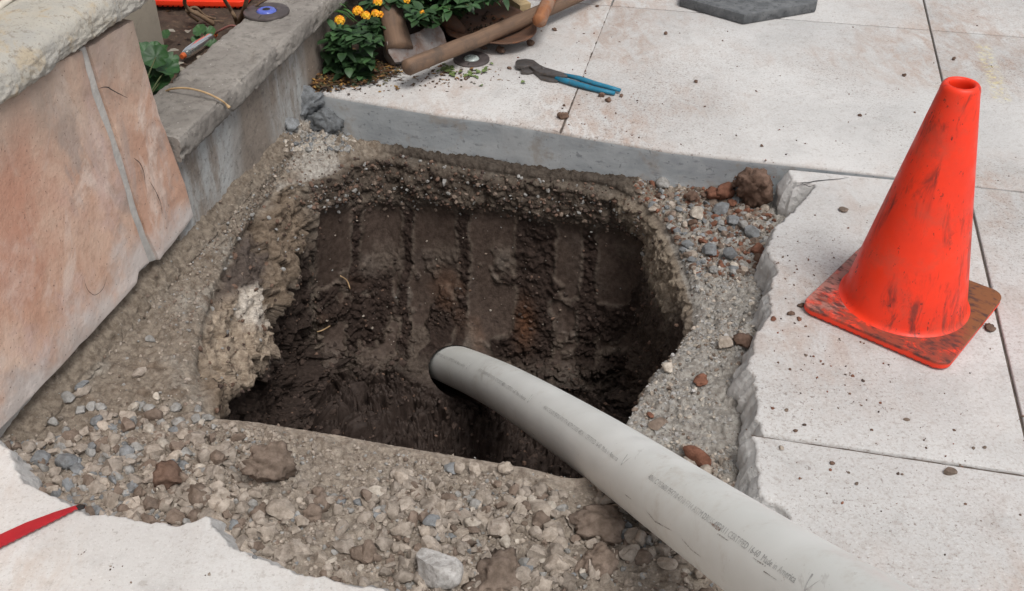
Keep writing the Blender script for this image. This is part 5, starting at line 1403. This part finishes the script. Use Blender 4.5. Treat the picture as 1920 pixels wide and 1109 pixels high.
scatter_mid(75, (1190, 340, 1450, 510), (.006, .013), ['red', 'blue', 'dirt', 'grey', 'tan', 'red', 'blue'], 'loose stone in the far right corner rubble of the pit', 'loose stones of the corner rubble')
scatter_mid(26, (530, 235, 660, 285), (.006, .011), ['grey', 'tan', 'blue', 'light'], 'loose gravel stone below the far left slab corner', 'loose stones of the far left corner', 2.3)
# gravel nobody could count
def gravel(name, n, weight, sizes, pals, label, seed, sub=1, tilt=.6, sink=.35, VV_=None, NN_=None, clod=False):
    r_ = np.random.default_rng(seed); Vs = GV if VV_ is None else VV_
    w = np.asarray(weight, float); w = w / w.sum(); ks = r_.choice(len(Vs), n, p=w)
    shapes = [stone_shape(sub, seed * 10 + i, planes=11, rough=.16 if clod else .07, clod=clod)[0] for i in range(14)]; Fb = ICO[sub][1]; nv = len(ICO[sub][0])
    Vo, Co = np.empty((n * nv, 3)), np.empty((n * nv, 3))
    pal = np.array([PAL[p] for p in pals])
    for i, k in enumerate(ks):
        s = sizes[0] + (sizes[1] - sizes[0]) * r_.random() ** 3.0
        q = (shapes[i % 14] * s) @ rot_rand(r_, tilt).T
        nn = GN[k] if NN_ is None else NN_
        Vo[i * nv:(i + 1) * nv] = q + Vs[k] + nn * s * (.35 - sink) + np.array([r_.normal() * .002, r_.normal() * .002, 0])
        Co[i * nv:(i + 1) * nv] = np.clip(pal[r_.integers(len(pal))] * r_.uniform(.82, 1.16), 0, .7)
    Fo = (Fb[None] + (np.arange(n) * nv)[:, None, None]).reshape(-1, 3)
    o = mk_np(name, Vo, Fo, M['rock'], None, None, smooth=True, col=Co)
    o.data.set_sharp_from_angle(angle=R(32 if clod else 16))
    return tag(o, label, 'gravel', None, 'stuff')
inview = (GX > -60) & (GX < 1980) & (GY > 0) & (GY < 1160)
area_w = (GD ** 0) * inview
ledge = (GS > 2.95) & (GS < 3.99)
near_l = ledge & (GY > 770) & (GX < 1340)
left_l = ledge & (GX < 480) & (GY > 560) & (GY <= 900)
right_l2 = ledge & (GX > 1150) & (GY > 500)
corner = ledge & (GX > 1190) & (GX < 1470) & (GY > 330) & (GY < 520)
gdens = .35 + sstep(fbm(GV, 8, 3, 95), -.25, .3)
notrim = 1 - ((GS > 3.80) & ((GT < 7) | (GT > 24.4)))
nearm = (GS > 2.02) & (GS < 3.99) & ((GT < 7.6) | (GT > 24.2)) & (GX < 1420)
near_w = ((nearm * 1.0 * (1 + 1.2 * ((GS < 2.95)))) + left_l * .35) * inview * gdens * (.06 + .94 * notrim)
coarse = sstep(GY, 880, 980) + .9 * sstep(GY, 770, 830) * (1 - sstep(GX, 330, 520)) + .12
near_w = near_w * (1 - .7 * ((GX < 480) & (GY < 740)))
gravel('gravel', 11000, near_w, (.0010, .0050), ['tan', 'dust', 'dust', 'dust', 'brown', 'grey', 'tan'], 'fine loose tan grit covering the near side of the pit', 3)
gravel('gravel', 620, near_w * notrim * coarse, (.004, .0120), ['tan', 'dust', 'tan', 'grey', 'light', 'blue', 'grey'], 'loose tan gravel covering the near side of the pit', 13, sub=2, sink=.0)
gravel('gravel', 2300, near_w * notrim * coarse, (.003, .019), ['dust', 'dust', 'tan', 'brown', 'dust'], 'dusty crumbled earth lumps covering the near side of the pit', 14, sub=2, clod=True, sink=.02)
gravel('gravel', 160, near_w * notrim * (GX < 260) * (GY > 760), (.006, .017), ['blue', 'grey', 'blue', 'grey'], 'blue grey broken stone in the corner by the wall and the near slab', 16, sub=2)
gravel('gravel', 2600, (right_l2 * 1.0) * inview * gdens, (.0012, .0062), ['grey', 'concrete', 'light', 'brown', 'tan', 'grey'], 'fine grey gravel on the right ledge of the pit', 4)
gravel('gravel', 900, corner * inview * 1.0, (.004, .013), ['red', 'blue', 'dirt', 'tan', 'grey', 'brown', 'brown'], 'mixed red and grey rubble fill in the far right corner', 5, sub=2)
gravel('gravel', 1500, corner * inview * 1.0, (.0015, .005), ['red', 'dirt', 'brown', 'grey'], 'reddish grit between the stones of the far right corner', 15)
gravel('gravel', 420, (GS > 2.0) * (GS < 4.0) * (GX > 528) * (GX < 665) * (GY > 228) * (GY < 284) * 1.0, (.003, .0105), ['grey', 'light', 'grey', 'blue', 'tan'], 'grey gravel below the far left slab corner', 18, sub=2)
bank = (GS > 2.0) & (GS < 3.0) & (GT > 17.3)
gravel('gravel', 1500, (bank * .7 + (ledge & (GT > 16.5) & (GY < 620))) * inview * 1.0, (.0012, .0050), ['tan', 'brown', 'brown', 'grey'], 'fine gravel along the foot of the wall', 6)
pitw = (GS > 4.02) & (GS < 8)
gravel('soil_crumbs', 5200, pitw * inview * (GY < 900) * (GX > 350) * (GX < 1340) * (1.0 - .93 * smoothm) * (.3 + sstep(n_mid, -.1, .3)) * (1 - .9 * (((GT > 17.5) | (GT < 13)) & (GS < 5.1))) * (dpipe > .12), (.0016, .0072), ['dark', 'mud', 'dirt', 'mud', 'dark'], 'dark crumbs of earth stuck to the walls of the pit', 7)
gravel('soil_crumbs', 700, (GS > 6.5) * inview * (GY < 900) * (dpipe > .13) * 1.0, (.004, .017), ['mud', 'mud', 'dark'], 'dark clods of mud lying on the floor of the pit', 17, sub=2)
gravel('soil_crumbs', 170, wallz * (GS > 5) * (GS < 6.5) * inview * (GY < 760) * 1.0, (.0012, .0042), ['tan', 'light', 'brown', 'grey'], 'small pale stones set in the back wall of the pit', 19)
gravel('soil_crumbs', 1500, (GS > 4.0) * (GS < 5.05) * inview * (((GT > 12.4) & (GT < 17.6)) * 1.0 + ((GT >= 17.6) & (GT < 24)) * .22), (.0018, .0085), ['dirt', 'dirt', 'dark', 'grey', 'brown'], 'brown crumbs and pebbles in the upper lip of the pit', 8)

# crumbs of dirt strewn over the slabs
def strew(name, label, items, seed, pals, sizes, z=0.0):
    r_ = np.random.default_rng(seed); pts = []
    for x, y, sx, sy, n in items:
        for _ in range(n): pts.append(P(x + r_.normal() * sx, y + r_.normal() * sy, z)) if r_.random() < .45 else None
    pts = np.array(pts)
    return gravel(name, len(pts), np.ones(len(pts)), sizes, pals, label, seed, 1, .3, .05, pts, np.array([0, 0, 1.0]))
strew('dirt_crumbs', 'dark crumbs of dirt strewn over the pavement', [(800, 150, 90, 14, 150), (740, 165, 70, 10, 60), (900, 145, 60, 14, 90), (1000, 140, 40, 20, 40), (1060, 180, 40, 30, 60), (1090, 140, 10, 45, 40), (1150, 180, 30, 8, 25),
      (1350, 150, 160, 80, 140), (1550, 240, 120, 60, 110), (1250, 240, 120, 30, 70), (1120, 60, 90, 40, 60), (1500, 560, 30, 60, 90), (1560, 680, 70, 40, 170), (1650, 760, 120, 50, 150), (1520, 470, 40, 40, 70), (1600, 400, 30, 18, 50), (1700, 900, 130, 60, 110), (1800, 300, 60, 160, 70), (1560, 900, 60, 40, 60), (1075, 250, 30, 8, 16)], 21, ['dirt', 'dark', 'dirt', 'brown', 'red'], (.0007, .0034))
strew('dirt_crumbs', 'few dark crumbs on the near left slab', [(300, 1050, 130, 30, 40), (60, 960, 40, 30, 10), (150, 1080, 80, 20, 16)], 22, ['dirt', 'dark', 'brown', 'tan'], (.0008, .003), 0.0)
# plant litter at the foot of the flowers
def litter():
    mb = MB(); cols = [(.15, .075, .035), (.11, .058, .032), (.22, .115, .045), (.075, .048, .032), (.34, .20, .06), (.10, .09, .045), (.07, .048, .032), (.12, .065, .035)]
    spots = [(630, 145, 28, 8, 520), (665, 138, 34, 9, 520), (605, 157, 14, 5, 220), (705, 130, 26, 8, 260), (595, 166, 8, 3, 60), (640, 120, 26, 12, 240), (850, 138, 30, 8, 60), (800, 150, 50, 9, 40), (700, 160, 50, 8, 36), (590, 150, 10, 8, 80)]
    for x, y, sx, sy, n in spots:
        for _ in range(n):
            p = P(x + rnd.gauss(0, sx), y + rnd.gauss(0, sy), rnd.uniform(.001, .016 if n > 100 else .003)); s = rnd.uniform(.75, 1.3)
            c = rnd.choice(cols); leaf_mesh(mb, p, rand_dir(-.2, .3), np.array([0, 0, 1.0]), rnd.uniform(.005, .017), rnd.uniform(.0015, .005), tuple(v * s for v in c), fold=rnd.uniform(-.3, .4), droop=.1, n=2)
    for x, y, n in ((838, 128, 14), (848, 136, 10), (880, 138, 8), (900, 134, 8), (983, 152, 1), (925, 116, 1), (713, 133, 4), (905, 158, 1)):
        for _ in range(n):
            s = rnd.uniform(.8, 1.2); leaf_mesh(mb, P(x + rnd.gauss(0, 8), y + rnd.gauss(0, 3), .004), rand_dir(-.1, .4), np.array([0, 0, 1.0]), rnd.uniform(.01, .02), rnd.uniform(.004, .008), (.16 * s, .22 * s, .08 * s), n=3)
    tag(mb.build('plant_litter', M['litter'], None, None, col=True), 'dry orange brown petals and leaf litter at the foot of the flowers', 'litter', None, 'stuff')
    mb = MB()
    for _ in range(420):
        k = rnd.randrange(len(PSV)); p = PSV[k] + np.array([0, 0, .004]); s = rnd.uniform(.6, 1.2); c = rnd.choice(cols + [(.12, .08, .06)] * 3)
        leaf_mesh(mb, p, rand_dir(-.1, .3), np.array([0, 0, 1.0]), rnd.uniform(.008, .024), rnd.uniform(.002, .007), tuple(v * s for v in c), droop=.1, n=2)
    for x, y in ((335, 95), (352, 62), (328, 60), (345, 118), (330, 128), (372, 105)):
        leaf_mesh(mb, P(x, y, .14), rand_dir(0, .3), np.array([0, 0, 1.0]), .03, .009, (.34, .32, .27), n=3)
    tag(mb.build('plant_litter', M['litter'], None, None, col=True), 'dead leaves and bits of twig on the planter soil', 'litter', None, 'stuff')
litter()
# roots in the pit wall and one leaf on the planter soil
for pts, lab in ((((641, 516), (652, 524), (664, 541)), 'thin pale curved root sticking out of the back wall of the pit'), (((598, 623), (608, 616), (620, 608)), 'short pale root low in the back wall of the pit')):
    q = [ground_at(*p)[0] + np.array([0, -.012, .004]) for p in pts]
    s_ = MB(); s_.tube(catmull(q, 5), [.0018] * 10 + [.0009], 6)
    tag(s_.build('root', M['straw'], None, q[0], smooth=True), lab, 'root')
for o in list(bpy.data.objects):
    if o.type == 'MESH' and o.name.split('.')[0] == 'traffic_cone': pass
